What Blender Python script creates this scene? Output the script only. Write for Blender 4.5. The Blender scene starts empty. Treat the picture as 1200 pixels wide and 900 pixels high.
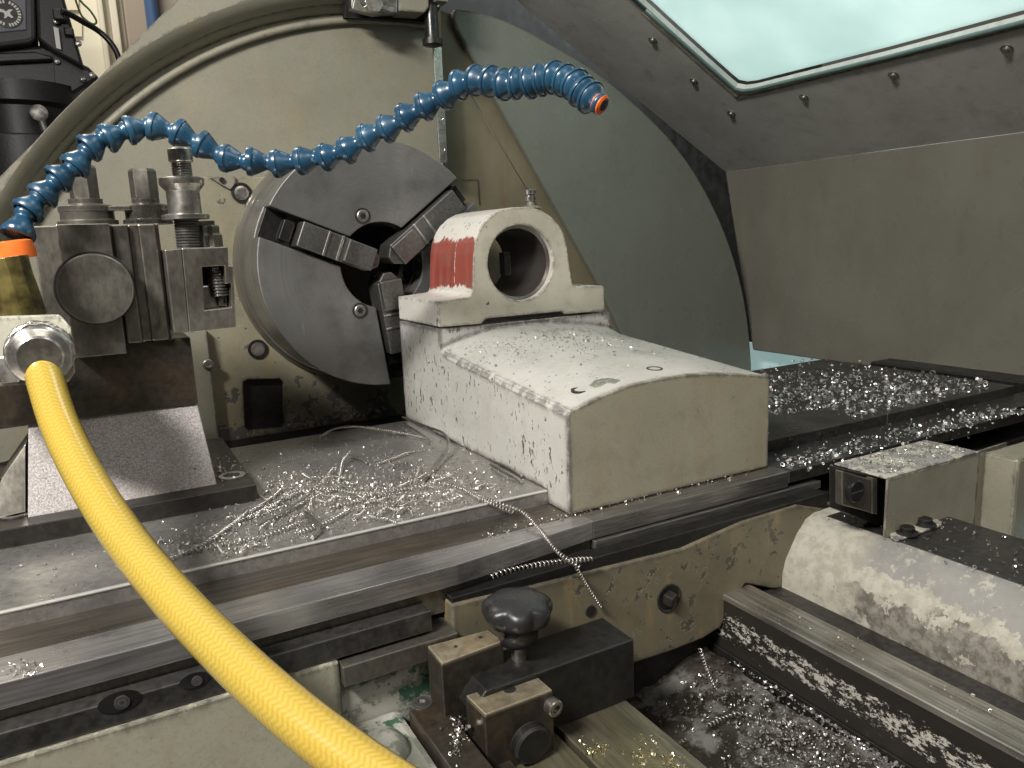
import bpy, bmesh, math, random
from mathutils import Vector, Matrix
random.seed(7)
SC = bpy.context.scene
COL = SC.collection
S = 0.01                       # the script is written in centimetres
V = Vector
R = math.radians
# ------------------------------------------------------------------ camera frame
F, YAW, PIT, ROL = 890., .4958, .1893, .0406
CAM = V((0, 0, 18))
_f = V((math.sin(YAW)*math.cos(PIT), math.cos(YAW)*math.cos(PIT), -math.sin(PIT)))
_r = V((math.cos(YAW), -math.sin(YAW), 0))
_d = _f.cross(_r)
RT = _r*math.cos(ROL) + _d*math.sin(ROL)
DN = -_r*math.sin(ROL) + _d*math.cos(ROL)
FW = _f
def ray(px, py): return RT*((px-600)/F) + DN*((py-450)/F) + FW
def A(px, py, X=None, Y=None, Z=None, D=None):
    "measured point: where the sight line through a photo point meets a known plane (cm)"
    d = ray(px, py)
    if D is not None: return CAM + d*D
    k, v = (0, X) if X is not None else (1, Y) if Y is not None else (2, Z)
    return CAM + d*((v-CAM[k])/d[k])
def AP(px, py, p0, n):
    d = ray(px, py); return CAM + d*((p0-CAM).dot(n)/d.dot(n))
cam = bpy.data.cameras.new("Camera"); co = bpy.data.objects.new("Camera", cam); COL.objects.link(co)
m = Matrix((RT, -DN, -FW)).transposed().to_4x4(); m.translation = CAM*S
co.matrix_world = m
cam.sensor_width = 36; cam.lens = F/1200*36; cam.clip_start = .01; cam.clip_end = 60
SC.camera = co

# ------------------------------------------------------------------ materials
class N:
    def __init__(s, name):
        s.m = bpy.data.materials.new(name); s.m.use_nodes = True
        s.t = s.m.node_tree; s.t.nodes.clear()
        s.out = s.n('ShaderNodeOutputMaterial')
        s.b = s.n('ShaderNodeBsdfPrincipled'); s.l(s.b.outputs[0], s.out.inputs[0])
        s.tc = s.n('ShaderNodeTexCoord').outputs['Object']
    def n(s, t, **k):
        x = s.t.nodes.new(t)
        for a, b in k.items(): setattr(x, a, b)
        return x
    def l(s, a, b): s.t.links.new(a, b)
    def set(s, sock, v):
        if hasattr(v, 'is_output') or isinstance(v, bpy.types.NodeSocket): s.l(v, sock)
        else: sock.default_value = v
    def map(s, scale=(1,1,1), loc=(0,0,0), rot=(0,0,0), src=None):
        x = s.n('ShaderNodeMapping'); x.inputs['Scale'].default_value = scale; x.inputs['Location'].default_value = loc
        x.inputs['Rotation'].default_value = rot
        s.l(src or s.tc, x.inputs[0]); return x.outputs[0]
    def noise(s, sc, det=4, ro=.55, vec=None, dist=0, w=0):
        x = s.n('ShaderNodeTexNoise'); x.inputs['Scale'].default_value = sc; x.inputs['Detail'].default_value = det
        x.inputs['Roughness'].default_value = ro; x.inputs['Distortion'].default_value = dist
        s.l(vec or s.map(loc=(w, w*1.7, w*.6)), x.inputs['Vector']); return x.outputs['Fac']
    def vor(s, sc, vec=None, feat='F1'):
        x = s.n('ShaderNodeTexVoronoi', feature=feat); x.inputs['Scale'].default_value = sc
        s.l(vec or s.tc, x.inputs['Vector']); return x.outputs['Distance']
    def ramp(s, v, a, b, c0=0, c1=1):
        x = s.n('ShaderNodeMapRange'); x.interpolation_type = 'SMOOTHSTEP'
        s.l(v, x.inputs[0])
        for i, q in enumerate((a, b, c0, c1)): x.inputs[i+1].default_value = q
        return x.outputs[0]
    def math(s, op, a, b=0., c=0.):
        x = s.n('ShaderNodeMath', operation=op)
        s.set(x.inputs[0], a); s.set(x.inputs[1], b); s.set(x.inputs[2], c); return x.outputs[0]
    def mix(s, f, a, b, mode='MIX'):
        x = s.n('ShaderNodeMix', data_type='RGBA', blend_type=mode)
        s.set(x.inputs[0], f)
        for sock, v in ((x.inputs[6], a), (x.inputs[7], b)):
            if isinstance(v, tuple): sock.default_value = (*v[:3], 1)
            else: s.l(v, sock)
        return x.outputs[2]
    def mixf(s, f, a, b):
        x = s.n('ShaderNodeMix', data_type='FLOAT'); s.set(x.inputs[0], f); s.set(x.inputs[2], a); s.set(x.inputs[3], b); return x.outputs[0]
    def bump(s, h, st=.3, d=.001, nrm=None):
        x = s.n('ShaderNodeBump'); x.inputs['Strength'].default_value = st; x.inputs['Distance'].default_value = d
        s.l(h, x.inputs['Height'])
        if nrm: s.l(nrm, x.inputs['Normal'])
        return x.outputs[0]
    def edge(s, rad):
        "1 on sharp edges"
        b = s.n('ShaderNodeBevel', samples=4); b.inputs[0].default_value = rad
        g = s.n('ShaderNodeNewGeometry')
        d = s.n('ShaderNodeVectorMath', operation='DOT_PRODUCT'); s.l(b.outputs[0], d.inputs[0]); s.l(g.outputs['Normal'], d.inputs[1])
        return s.math('SUBTRACT', 1., d.outputs['Value'])
    def fin(s, col=None, rough=None, metal=None, nrm=None, **k):
        b = s.b.inputs
        if col is not None:
            if isinstance(col, tuple): b['Base Color'].default_value = (*col, 1)
            else: s.l(col, b['Base Color'])
        if rough is not None: s.set(b['Roughness'], rough)
        if metal is not None: s.set(b['Metallic'], metal)
        if nrm is not None: s.l(nrm, b['Normal'])
        for a, v in k.items(): b[a.replace('_', ' ')].default_value = v
        return s.m

def paint(name, base, chip=(.05,.045,.04), thr=.66, sc=90, ew=.5, rough=.42, stain=.35, staincol=(.30,.22,.10), erad=.003, chipz=None, big=None, bigthr=.6, bigcol=(.13,.13,.125), stretch=(1,1,.6), vary=.25, grime=1., topless=.0):
    "old machine enamel: mottled, stained, chipped back to dark metal"
    s = N(name)
    c = s.mix(s.ramp(s.noise(9, 5), .3, .72), tuple(x*(1-vary) for x in base), tuple(min(1, x*(1+vary*.6)) for x in base))
    c = s.mix(s.math('MULTIPLY', s.ramp(s.noise(26, 6, .6, s.map((1.6,1.6,.35), (3,1,2))), .5, .75), stain), c, staincol)
    c = s.mix(s.math('MULTIPLY', s.ramp(s.noise(45, 8, .72, w=6), .48, .66), .28*grime), c, tuple(x*.55 for x in base))
    c = s.mix(s.math('MULTIPLY', s.ramp(s.noise(600, 4, .75), .50, .68), .32), c, tuple(x*.45 for x in base))
    c = s.mix(s.ramp(s.noise(330, 5, .7, w=11), .70, .715), c, tuple(x*.22 for x in base))
    v = s.map(stretch)
    ch = s.noise(sc, 8, .62, v)
    dens = s.math('MULTIPLY', s.ramp(s.noise(16, 4, .6, w=5), .35, .7), .07)
    ch = s.math('ADD', ch, dens)
    gg = s.n('ShaderNodeNewGeometry'); gz = s.n('ShaderNodeSeparateXYZ'); s.l(gg.outputs['True Normal'], gz.inputs[0])
    ch = s.math('SUBTRACT', ch, s.ramp(gz.outputs[2], .5, .9, 0, topless))
    if chipz:
        sep = s.n('ShaderNodeSeparateXYZ'); s.l(s.tc, sep.inputs[0])
        ch = s.math('ADD', ch, s.ramp(sep.outputs[chipz[0]], chipz[1], chipz[2], chipz[3], 0)); bz = s.ramp(sep.outputs[chipz[0]], chipz[1], chipz[2], chipz[3], 0)
    mk = s.ramp(ch, thr, thr+.012)
    if ew:
        e = s.math('ADD', s.math('MINIMUM', s.math('MULTIPLY', s.edge(erad*2.6), 12.), .9), s.math('MULTIPLY', s.math('SUBTRACT', s.noise(110, 8, .7, s.map((1,1,.6), (2,3,1))), .52), 5.))
        mk = s.math('MAXIMUM', mk, s.math('MULTIPLY', s.ramp(s.edge(erad*2.6), .003, .01), s.ramp(e, .95-ew, 1.05-ew)))
    chcol = s.mix(s.noise(200, 3), chip, tuple(x*2.2 for x in chip))
    h = mk
    if big:
        bn = s.noise(big, 8, .66, w=9)
        if chipz: bn = s.math('ADD', bn, bz)
        bm_ = s.ramp(bn, bigthr, bigthr+.012)
        c = s.mix(bm_, c, s.mix(s.noise(60, 4), tuple(x*.7 for x in bigcol), tuple(x*1.4 for x in bigcol)))
        rim = s.math('MULTIPLY', s.ramp(bn, bigthr-.03, bigthr), s.math('SUBTRACT', 1., bm_))
        c = s.mix(s.math('MULTIPLY', rim, .6), c, tuple(min(1, x*1.35) for x in base))
        h = s.math('ADD', s.math('MULTIPLY', mk, 1), s.math('MULTIPLY', bm_, 1.))
    c = s.mix(s.math('MULTIPLY', s.ramp(ch, thr-.02, thr-.002), .35), c, tuple(min(1, x*1.35) for x in base))
    c = s.mix(mk, c, chcol)
    nr = s.bump(s.math('MULTIPLY', h, -1.), .7, .0006, s.bump(s.noise(160, 4), .12, .0006))
    ro = s.mixf(mk, s.ramp(s.noise(22, 5), .3, .7, rough-.1, rough+.14), .6)
    return s.fin(c, ro, None, nr, Specular_IOR_Level=.45)

def steel(name, base=(.2,.2,.2), rough=.35, metal=.85, st=(1,1,1), sc=120, rust=.0, dark=.5, bump=.08, stain=.45, rustcol=(.22,.12,.04)):
    s = N(name)
    v = s.map(st)
    g = s.noise(sc, 6, .65, v)
    c = s.mix(s.ramp(g, .3, .7), tuple(x*dark for x in base), tuple(min(1, x*1.35) for x in base))
    c = s.mix(s.math('MULTIPLY', s.ramp(s.noise(11, 6, .6, w=4), .48, .68), stain), c, tuple(x*.35 for x in base))
    if rust: c = s.mix(s.math('MULTIPLY', s.ramp(s.noise(18, 6, .65, s.map(tuple(.4 if q < 1 else 1 for q in st), (7,2,3))), .5-.12*rust, .72), rust), c, rustcol)
    ro = s.math('ADD', s.ramp(s.noise(25, 5, w=8), .3, .7, rough-.1, rough+.12), s.math('MULTIPLY', g, .08))
    e = s.math('MULTIPLY', s.ramp(s.edge(.0014), .02, .12), .8)
    c = s.mix(e, c, tuple(min(1, x*2.2+.05) for x in base))  # edges paled: wear plus a painted highlight line
    return s.fin(c, ro, metal, s.bump(g, bump, .0005))

CREAM = (.36, .345, .275)
M = {}
M['cream'] = paint('cream_enamel', (.36,.345,.285), thr=.72, ew=.15, vary=.12, stain=.3, sc=200)
M['cover'] = paint('cover_enamel', (.225,.215,.168), thr=.765, ew=.2, sc=200, vary=.10, stain=.3, erad=.0015, grime=.5)
M['front'] = paint('peeling_enamel', (.24,.22,.155), thr=.74, ew=.2, sc=200, big=38, bigthr=.60, bigcol=(.10,.095,.085), chipz=(2,.015,.115,.13), stain=.6)
M['block'] = paint('chipped_grey_enamel', (.52,.51,.475), chip=(.06,.052,.05), thr=.640, sc=260, ew=.78, stain=.10, rough=.34, erad=.003, stretch=(1,1,.42), vary=.06, topless=.035)
M['blockfront'] = paint('dimmed_yellow_enamel', (.33,.31,.235), thr=.735, sc=170, ew=.60, stain=.35, rough=.36, erad=.002, vary=.08, stretch=(1,1,.5))  # yellowish front face, also darkened as the side turned from the lamp
M['saddle'] = paint('shaded_oily_enamel', (.18,.16,.108), thr=.67, sc=150, ew=.3, big=50, bigthr=.60, bigcol=(.085,.08,.055), stain=.9, rough=.3, stretch=(1,1,1), vary=.15)  # oily paint, its base also darkened for shade under the ways
M['wing'] = paint('flaking_enamel', (.50,.48,.41), thr=.72, sc=200, ew=.1, big=45, bigthr=.49, bigcol=(.27,.26,.25), stain=.1, rough=.45, stretch=(1,1,1), vary=.12)
M['apron'] = paint('apron_enamel', (.36,.35,.27), thr=.74, sc=140, ew=.42, stain=.3, rough=.33, vary=.08, erad=.003)
M['guard'] = paint('guard_enamel', (.16,.153,.126), thr=.775, sc=160, ew=0, stain=.35, staincol=(.13,.10,.06), rough=.3, vary=.10, grime=.0)  # lower panel colour darkened to stand in for overhead shade
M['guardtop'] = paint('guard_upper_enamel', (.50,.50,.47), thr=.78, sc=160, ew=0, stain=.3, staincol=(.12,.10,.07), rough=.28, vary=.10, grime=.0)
M['disc'] = paint('end_panel_enamel', (.15,.158,.132), thr=.785, sc=160, ew=0, stain=.08, rough=.30, vary=.04, grime=.0)
M['band'] = paint('brown_stained_enamel', (.18,.155,.10), thr=.76, sc=160, ew=0, stain=.6, staincol=(.13,.085,.04), rough=.4, grime=.0)
M['bracketcover'] = paint('sheet_cover_enamel', (.30,.285,.22), thr=.74, sc=200, ew=.35, stain=.35, rough=.33, erad=.0015)
M['fitting'] = paint('oily_zinc', (.42,.41,.33), thr=.73, sc=200, ew=.1, stain=.4, rough=.3)
M['table'] = steel('oiled_table_steel', (.31,.30,.285), .27, .7, (1,1,1), 240, dark=.92, bump=.02, stain=.22)
M['way'] = steel('ground_way_steel', (.42,.41,.41), .24, .85, (.04,1,1), 500, rust=.2, dark=.75, bump=.03)
M['oldway'] = steel('brown_way_steel', (.15,.135,.115), .30, .8, (.04,1,1), 400, rust=.45, dark=.6)
M['dark'] = steel('dark_oily_steel', (.07,.067,.063), .32, .6, (1,1,1), 200, dark=.6)
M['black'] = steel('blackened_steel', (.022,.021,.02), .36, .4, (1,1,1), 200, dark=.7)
M['brownblock'] = steel('brown_oily_steel', (.055,.048,.038), .34, .55, (1,1,1), 200, rust=.25, dark=.75)
M['tool'] = steel('tool_post_steel', (.175,.163,.14), .33, .8, (1,1,.5), 300, rust=.1, dark=.88, stain=.22, rustcol=(.15,.11,.06), bump=.03)
M['jaw'] = steel('hardened_jaw_steel', (.14,.138,.13), .32, .75, (1,1,1), 300, dark=.85, bump=.03)
M['toolbright'] = steel('bright_steel', (.48,.46,.42), .24, .95, (1,1,1), 200, dark=.8)
def _wing():
    s = N('flaking_wing_enamel')
    sep = s.n('ShaderNodeSeparateXYZ'); s.l(s.tc, sep.inputs[0])
    t = s.ramp(sep.outputs[2], .036, .081)
    n1 = s.noise(30, 9, .7); n2 = s.noise(38, 9, .72, w=5); n3 = s.noise(150, 8, .75, w=8)
    c = s.mix(s.ramp(s.noise(90, 7, .7, w=2), .4, .62), (.43,.41,.35), (.32,.30,.245))
    far = s.ramp(sep.outputs[1], -.045, -.02, 1, 0)
    g = s.math('MULTIPLY', s.ramp(s.math('ADD', t, s.math('MULTIPLY', s.math('SUBTRACT', n1, .5), 2.2)), .66, .70), far)
    g = s.math('MULTIPLY', g, s.ramp(s.math('ADD', n3, s.math('MULTIPLY', s.noise(22, 3, w=4), .35)), .76, .80, 1, 0))
    c = s.mix(g, c, s.mix(s.noise(200, 6, .7), (.20,.195,.18), (.29,.28,.265)))
    b = s.math('MULTIPLY', s.ramp(s.math('ADD', t, s.math('MULTIPLY', s.math('SUBTRACT', n2, .5), 2.4)), .20, .26, 1, 0), far)
    c = s.mix(s.math('MULTIPLY', b, .85), c, s.mix(s.ramp(s.noise(120, 8, .75), .4, .6), (.07,.062,.05), (.22,.205,.18)))
    c = s.mix(s.ramp(s.noise(240, 6, .75, w=7), .66, .68), c, (.05,.045,.035))
    return s.fin(c, .45, 0, s.bump(s.math('ADD', g, n3), -.6, .0006))
M['wingflake'] = _wing()
M['chucksteel'] = None
M['toolmid'] = steel('dull_way_steel', (.26,.25,.235), .3, .8, (.05,1,1), 500, dark=.6, bump=.03)
M['darkbase'] = steel('black_oily_base', (.038,.035,.031), .3, .45, (1,1,1), 200, dark=.8)
M['edgeglint'] = N('edge_highlight_steel').fin((.66,.65,.62), .42, .6)  # pale colour for the painted table edge highlight
M['rimsteel'] = N('smooth_rim_steel').fin((.30,.285,.25), .3, .8)
M['bolt'] = steel('bolt_steel', (.30,.29,.27), .30, .9)
M['rail'] = steel('bed_rail_steel', (.50,.46,.41), .28, .85, (1,.03,1), 500, rust=.25, dark=.6)
M['thread'] = steel('thread_steel', (.12,.115,.11), .35, .8)
M['swarf'] = steel('swarf_steel', (.34,.32,.30), .33, .95, dark=.7)
M['brightswarf'] = steel('bright_swarf_steel', (.50,.49,.46), .32, .9, dark=.8)
M['brasschip'] = steel('brass_tinted_swarf', (.75,.62,.36), .22, 1., dark=.8)
M['greymetal'] = steel('slide_steel', (.20,.185,.14), .36, .75, (1,.08,1), 400, rust=.35, dark=.7, rustcol=(.25,.22,.08))
M['rusttop'] = steel('rusty_ground_steel', (.42,.37,.27), .34, .75, rust=.6, rustcol=(.34,.22,.09), sc=150, dark=.75)

def mk():
    # chuck face: turned rings
    s = N('turned_chuck_steel')
    sep = s.n('ShaderNodeSeparateXYZ'); s.l(s.tc, sep.inputs[0])
    r = s.math('SQRT', s.math('ADD', s.math('MULTIPLY', sep.outputs[0], sep.outputs[0]), s.math('MULTIPLY', sep.outputs[2], sep.outputs[2])))
    cv = s.n('ShaderNodeCombineXYZ'); s.l(r, cv.inputs[0]); s.l(s.math('MULTIPLY', sep.outputs[0], .03), cv.inputs[1])
    g = s.noise(2100, 4, .75, cv.outputs[0])
    c = s.mix(s.ramp(g, .25, .75), (.17,.17,.165), (.235,.233,.225))
    c = s.mix(s.math('MULTIPLY', s.ramp(s.noise(16, 6, .65), .45, .7), .5), c, (.07,.065,.06))
    sm = s.math('MULTIPLY', s.ramp(s.noise(30, 7, .7, s.map((2.2,1,.7), rot=(0,.5,0))), .62, .72), s.ramp(s.noise(8, 3), .45, .6))
    c = s.mix(s.math('MULTIPLY', sm, .35), c, (.42,.42,.40))
    tg = s.n('ShaderNodeTangent', direction_type='RADIAL', axis='Y'); s.l(tg.outputs[0], s.b.inputs['Tangent'])
    s.b.inputs['Anisotropic'].default_value = .55
    M['chucksteel'] = s.fin(c, s.ramp(s.noise(20, 5), .3, .7, .34, .46), .62, s.bump(g, .05, .0002))
    # grainy blasted wedge
    s = N('grainy_cast_plate')
    g = s.noise(850, 4, .85)
    c = s.mix(s.ramp(g, .3, .72), (.17,.155,.15), (.60,.555,.54))
    c = s.mix(s.math('MULTIPLY', s.ramp(s.noise(26, 6, .6), .5, .7), .5), c, (.22,.18,.15))
    c = s.mix(s.ramp(s.noise(90, 5, .7, w=3), .68, .71), c, (.06,.05,.045))
    M['wedge'] = s.fin(c, .5, .35, s.bump(g, .5, .0008))
    # blue plastic
    s = N('blue_hose_plastic')
    c = s.mix(s.ramp(s.noise(45, 5), .35, .7), (.010,.046,.092), (.020,.078,.14))
    c = s.mix(s.math('MULTIPLY', s.ramp(s.noise(160, 5, .7, w=3), .60, .70), .5), c, (.22,.34,.40))
    M['blue'] = s.fin(c, s.ramp(s.noise(80, 4), .3, .7, .2, .42), 0, s.bump(s.noise(140, 4), .2, .0008), Specular_IOR_Level=.6, Coat_Weight=.2)
    s = N('orange_plastic')
    c = s.mix(s.noise(60, 4), (.75,.11,.015), (.95,.22,.04))
    M['orange'] = s.fin(c, .35, 0, s.bump(s.noise(140, 4), .2, .0006))
    s = N('amber_oily_plastic')
    c = s.mix(s.ramp(s.noise(60, 5), .35, .7), (.03,.025,.008), (.16,.13,.045))
    M['amber'] = s.fin(c, .2, .1, s.bump(s.noise(120, 5), .4, .001))
    # yellow braided hose (uses the tube's own UV)
    s = N('yellow_braided_hose')
    uv = s.n('ShaderNodeTexCoord').outputs['UV']
    sp = s.n('ShaderNodeSeparateXYZ'); s.l(uv, sp.inputs[0])
    u, v = sp.outputs[0], sp.outputs[1]
    def tri(x): return s.math('PINGPONG', x, .5)
    # herringbone: yarn runs diagonally, flipping each of 10 columns round the tube
    zz = s.math('MULTIPLY', tri(s.math('MULTIPLY', u, 10.)), 1.6)
    w = s.math('PINGPONG', s.math('ADD', s.math('MULTIPLY', v, 3.4), zz), .5)
    yarn = s.ramp(w, .0, .42)
    uu = tri(s.math('MULTIPLY', u, 16.))
    col = s.mix(yarn, (.43,.305,.045), (.52,.38,.075))
    col = s.mix(s.math('MULTIPLY', s.ramp(uu, .02, .14, 1, 0), .35), col, (.42,.27,.03))
    col = s.mix(s.math('MULTIPLY', s.ramp(s.noise(20, 5), .45, .75), .35), col, (.60,.36,.05))
    s.b.inputs['Subsurface Weight'].default_value = .15; s.b.inputs['Subsurface Radius'].default_value = (.005,.003,.001)
    s.b.inputs['Subsurface Scale'].default_value = .6
    M['hose'] = s.fin(col, .24, 0, s.bump(yarn, .05, .0004), Specular_IOR_Level=.6, Coat_Weight=.7, Coat_Roughness=.10)
    # red paint worn to chalky white at the top and at the foot
    s = N('red_worn_paint')
    sep = s.n('ShaderNodeSeparateXYZ'); s.l(s.tc, sep.inputs[0])
    z = sep.outputs[2]
    rag = s.math('MULTIPLY', s.math('SUBTRACT', s.noise(75, 6, .7, s.map((1,1,.45))), .5), .034)
    zz = s.math('ADD', z, rag)
    top = s.ramp(zz, RED_Z[1]-.0006, RED_Z[1]+.0006); bot = s.ramp(zz, RED_Z[0]-.0006, RED_Z[0]+.0006, 1, 0)
    crack = s.math('MULTIPLY', s.ramp(s.math('ABSOLUTE', s.math('SUBTRACT', sep.outputs[1], s.math('ADD', RED_Y, s.math('MULTIPLY', s.math('SUBTRACT', s.noise(60,5), .5), .008)))), .0004, .0009, 1, 0), s.ramp(s.noise(200, 4, .6, w=2), .47, .52))
    red = s.mix(s.ramp(s.noise(24, 5, .6, s.map((1,2.5,.4))), .3, .7), (.21,.05,.038), (.33,.085,.062))
    red = s.mix(s.math('MULTIPLY', s.ramp(s.noise(50, 5), .5, .7), .4), red, (.20,.13,.10))
    white = s.mix(s.ramp(s.noise(70, 7, .7, s.map((1,1,.5))), .60, .63), (.62,.60,.55), (.10,.085,.08))
    ins = s.math('MULTIPLY', s.math('SUBTRACT', 1., top), s.math('SUBTRACT', 1., bot))
    ins = s.math('MULTIPLY', ins, s.math('SUBTRACT', 1., crack))
    geo = s.n('ShaderNodeNewGeometry'); gs = s.n('ShaderNodeSeparateXYZ'); s.l(geo.outputs['True Normal'], gs.inputs[0])
    side = s.ramp(s.math('MULTIPLY', s.math('ABSOLUTE', gs.outputs[1]), 1.), .3, .5, 1, 0)
    left = s.ramp(sep.outputs[0], RED_X-.001, RED_X+.001, 1, 0)
    # elsewhere: cream-grey enamel like the block
    cr = s.mix(s.ramp(s.noise(12, 5), .3, .7), (.38,.36,.29), (.50,.48,.40))
    cr = s.mix(s.ramp(s.noise(110, 8, .62, s.map((1,1,.5))), .665, .675), cr, (.08,.07,.065))
    e = s.math('ADD', s.math('MINIMUM', s.math('MULTIPLY', s.edge(.005), 10.), .8), s.math('MULTIPLY', s.math('SUBTRACT', s.noise(130, 8, .7, w=2), .52), 4.))
    em = s.math('MULTIPLY', s.ramp(s.edge(.005), .003, .01), s.ramp(e, .62, .7))
    cr = s.mix(s.math('MULTIPLY', s.ramp(s.noise(45, 8, .72, w=6), .46, .66), .35), cr, (.24,.215,.15))
    body = s.mix(side, cr, s.mix(left, (.55,.53,.48), s.mix(ins, white, red)))
    body = s.mix(em, body, (.13,.11,.10))
    M['ring'] = s.fin(body, s.ramp(s.noise(40, 5), .3, .7, .3, .5), 0, s.bump(s.noise(120, 5), .2, .0006), Specular_IOR_Level=.45)
    # knob
    s = N('black_knob_plastic')
    M['knob'] = s.fin(s.mix(s.noise(60, 4), (.012,.012,.013), (.03,.03,.032)), s.ramp(s.noise(90, 5), .3, .7, .26, .42), 0, s.bump(s.noise(300, 4, .7), .3, .0006), Specular_IOR_Level=.6)
    # window pane
    s = N('frosted_polycarbonate'); s.t.nodes.remove(s.b)
    tr = s.n('ShaderNodeBsdfTranslucent'); gl = s.n('ShaderNodeBsdfGlossy'); gl.inputs['Roughness'].default_value = .12
    c = s.mix(s.ramp(s.noise(7, 4), .3, .7), (.60,.695,.675), (.70,.785,.765))
    c = s.mix(s.ramp(s.noise(70, 3, .5, w=3), .76, .78), c, (.25,.32,.30))
    s.l(c, tr.inputs[0])
    mx = s.n('ShaderNodeMixShader'); mx.inputs[0].default_value = .06
    s.l(tr.outputs[0], mx.inputs[1]); s.l(gl.outputs[0], mx.inputs[2]); s.l(mx.outputs[0], s.out.inputs[0]); M['pane'] = s.m
    s = N('window_seal_rubber'); M['seal'] = s.fin((.10,.15,.145), .35, 0, None)
    # tank window under the guard: its light is emission, no lamp behind
    s = N('glowing_pane')
    c = s.mix(s.noise(12, 3), (.42,.68,.66), (.62,.86,.85)); s.l(c, s.b.inputs['Emission Color']); s.b.inputs['Emission Strength'].default_value = .42
    M['glowpane'] = s.fin((.3,.4,.4), .4)
    # workshop wall, posters
    s = N('cream_wall_paint'); M['wall'] = s.fin(s.mix(s.noise(3, 4), (.66,.62,.50), (.76,.72,.60)), .6)
    s = N('poster_print'); c = s.mix(s.ramp(s.vor(14, s.map((1,1,1))), .25, .3), (.55,.42,.28), (.74,.68,.52)); M['poster'] = s.fin(c, .6)
    s = N('blue_pipe_paint'); M['bluepipe'] = s.fin((.05,.10,.22), .4)
    s = N('black_machine_paint'); M['mill'] = s.fin(s.mix(s.noise(40, 4), (.012,.011,.012), (.026,.024,.025)), .42, 0, s.bump(s.noise(160, 3), .2, .002))
    s = N('grey_cast_housing'); M['millgrey'] = s.fin(s.mix(s.noise(60, 4), (.055,.052,.058), (.085,.08,.088)), .5, 0, s.bump(s.noise(120, 3), .3, .002))
    s = N('badge_plate_grey'); M['badge'] = s.fin((.13,.14,.17), .35)
    s = N('white_print'); M['white'] = s.fin((.75,.74,.72), .5)
    s = N('rubber_black'); M['rubber'] = s.fin(s.mix(s.noise(80, 4), (.008,.008,.008), (.018,.017,.016)), s.ramp(s.noise(60, 4), .3, .7, .25, .5))
    s = N('green_wire_insulation'); M['green'] = s.fin((.06,.10,.03), .5)
    s = N('light_blue_plastic'); M['ltblue'] = s.fin((.20,.32,.36), .5)
    # pit floor grime
    s = N('oily_grime')
    g = s.noise(30, 8, .7)
    c = s.mix(s.ramp(g, .35, .7), (.018,.015,.012), (.055,.045,.036))
    c = s.mix(s.ramp(s.noise(40, 8, .7, w=4), .45, .6), c, (.15,.145,.135))
    M['grime'] = s.fin(c, s.ramp(g, .3, .7, .25, .6), .1, s.bump(g, .6, .002))
    s = N('red_liner'); M['bore'] = s.fin(s.mix(s.noise(50, 5), (.13,.115,.105), (.24,.21,.195)), .3, .8, s.bump(s.noise(90, 4), .2, .0006))
    # flaking rail flank
    s = N('flaking_rail_flank')
    sep = s.n('ShaderNodeSeparateXYZ'); s.l(s.tc, sep.inputs[0])
    c = s.mix(s.noise(50, 5, .6, s.map((1,.3,1))), (.014,.012,.010), (.042,.036,.030))
    band = s.math('MULTIPLY', s.ramp(sep.outputs[2], .006, .014), s.ramp(sep.outputs[2], .026, .034, 1, 0))
    fl = s.ramp(s.math('ADD', s.noise(260, 9, .8, s.map((1,.5,1))), s.math('MULTIPLY', band, .13)), .655, .675)
    c = s.mix(fl, c, (.56,.53,.47))
    M['flank'] = s.fin(c, .4, .2, s.bump(fl, .5, .0008))
    # green and white flaking ledge
    s = N('green_white_flaking_paint')
    c = s.mix(s.ramp(s.noise(34, 7, .7), .46, .52), (.44,.43,.38), (.22,.23,.19))
    c = s.mix(s.math('MULTIPLY', s.ramp(s.noise(75, 6, .7, w=3), .54, .57), s.ramp(s.noise(12, 3, .5, w=6), .48, .56)), c, (.05,.12,.075))
    c = s.mix(s.ramp(s.noise(100, 5, .7, w=7), .66, .68), c, (.06,.05,.04))
    M['ledge'] = s.fin(c, .45, 0, s.bump(s.noise(60, 7, .7), .6, .0015))
RED_Z, RED_Y, RED_X = (.008, .055), .04, .062
mk()

# ------------------------------------------------------------------ object helpers
ORG = {}
def link(o): COL.objects.link(o); return o
def tag(o, label=None, cat=None, group=None, kind=None):
    if label: o['label'] = label
    if cat: o['category'] = cat
    if group: o['group'] = group
    if kind: o['kind'] = kind
    return o
def thing(name, label, cat, loc, group=None, kind=None):
    o = link(bpy.data.objects.new(name, None)); o.empty_display_size = .02
    loc = V(loc); o.location = loc*S; ORG[o.name] = loc
    return tag(o, label, cat, group, kind)
def ob(name, bm, mat, parent=None, bev=0, seg=2, smooth=None, org=None):
    if parent is not None: o0 = ORG[parent.name]
    if org is not None: o = V(org)
    elif parent is not None: o = o0
    else:
        c = [v.co for v in bm.verts]
        o = V(((min(v.x for v in c)+max(v.x for v in c))/2, (min(v.y for v in c)+max(v.y for v in c))/2, min(v.z for v in c)))
    for v in bm.verts: v.co = (v.co-o)*S
    me = bpy.data.meshes.new(name); bm.to_mesh(me); bm.free()
    for k in (mat if isinstance(mat, (list, tuple)) else [mat]): me.materials.append(M[k])
    x = link(bpy.data.objects.new(name, me)); ORG[x.name] = o
    if parent is not None: x.parent = parent; x.location = (o-o0)*S
    else: x.location = o*S
    if smooth:
        me.shade_smooth() if hasattr(me, 'shade_smooth') else [setattr(p, 'use_smooth', True) for p in me.polygons]
        if smooth != 'all': me.set_sharp_from_angle(angle=R(smooth if smooth > 1 else 35))
    if bev:
        b = x.modifiers.new('bevel', 'BEVEL'); b.width = bev*S; b.segments = seg; b.limit_method = 'ANGLE'; b.angle_limit = R(38)
        b.harden_normals = False
    return x
def NB(): return bmesh.new()
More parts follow.
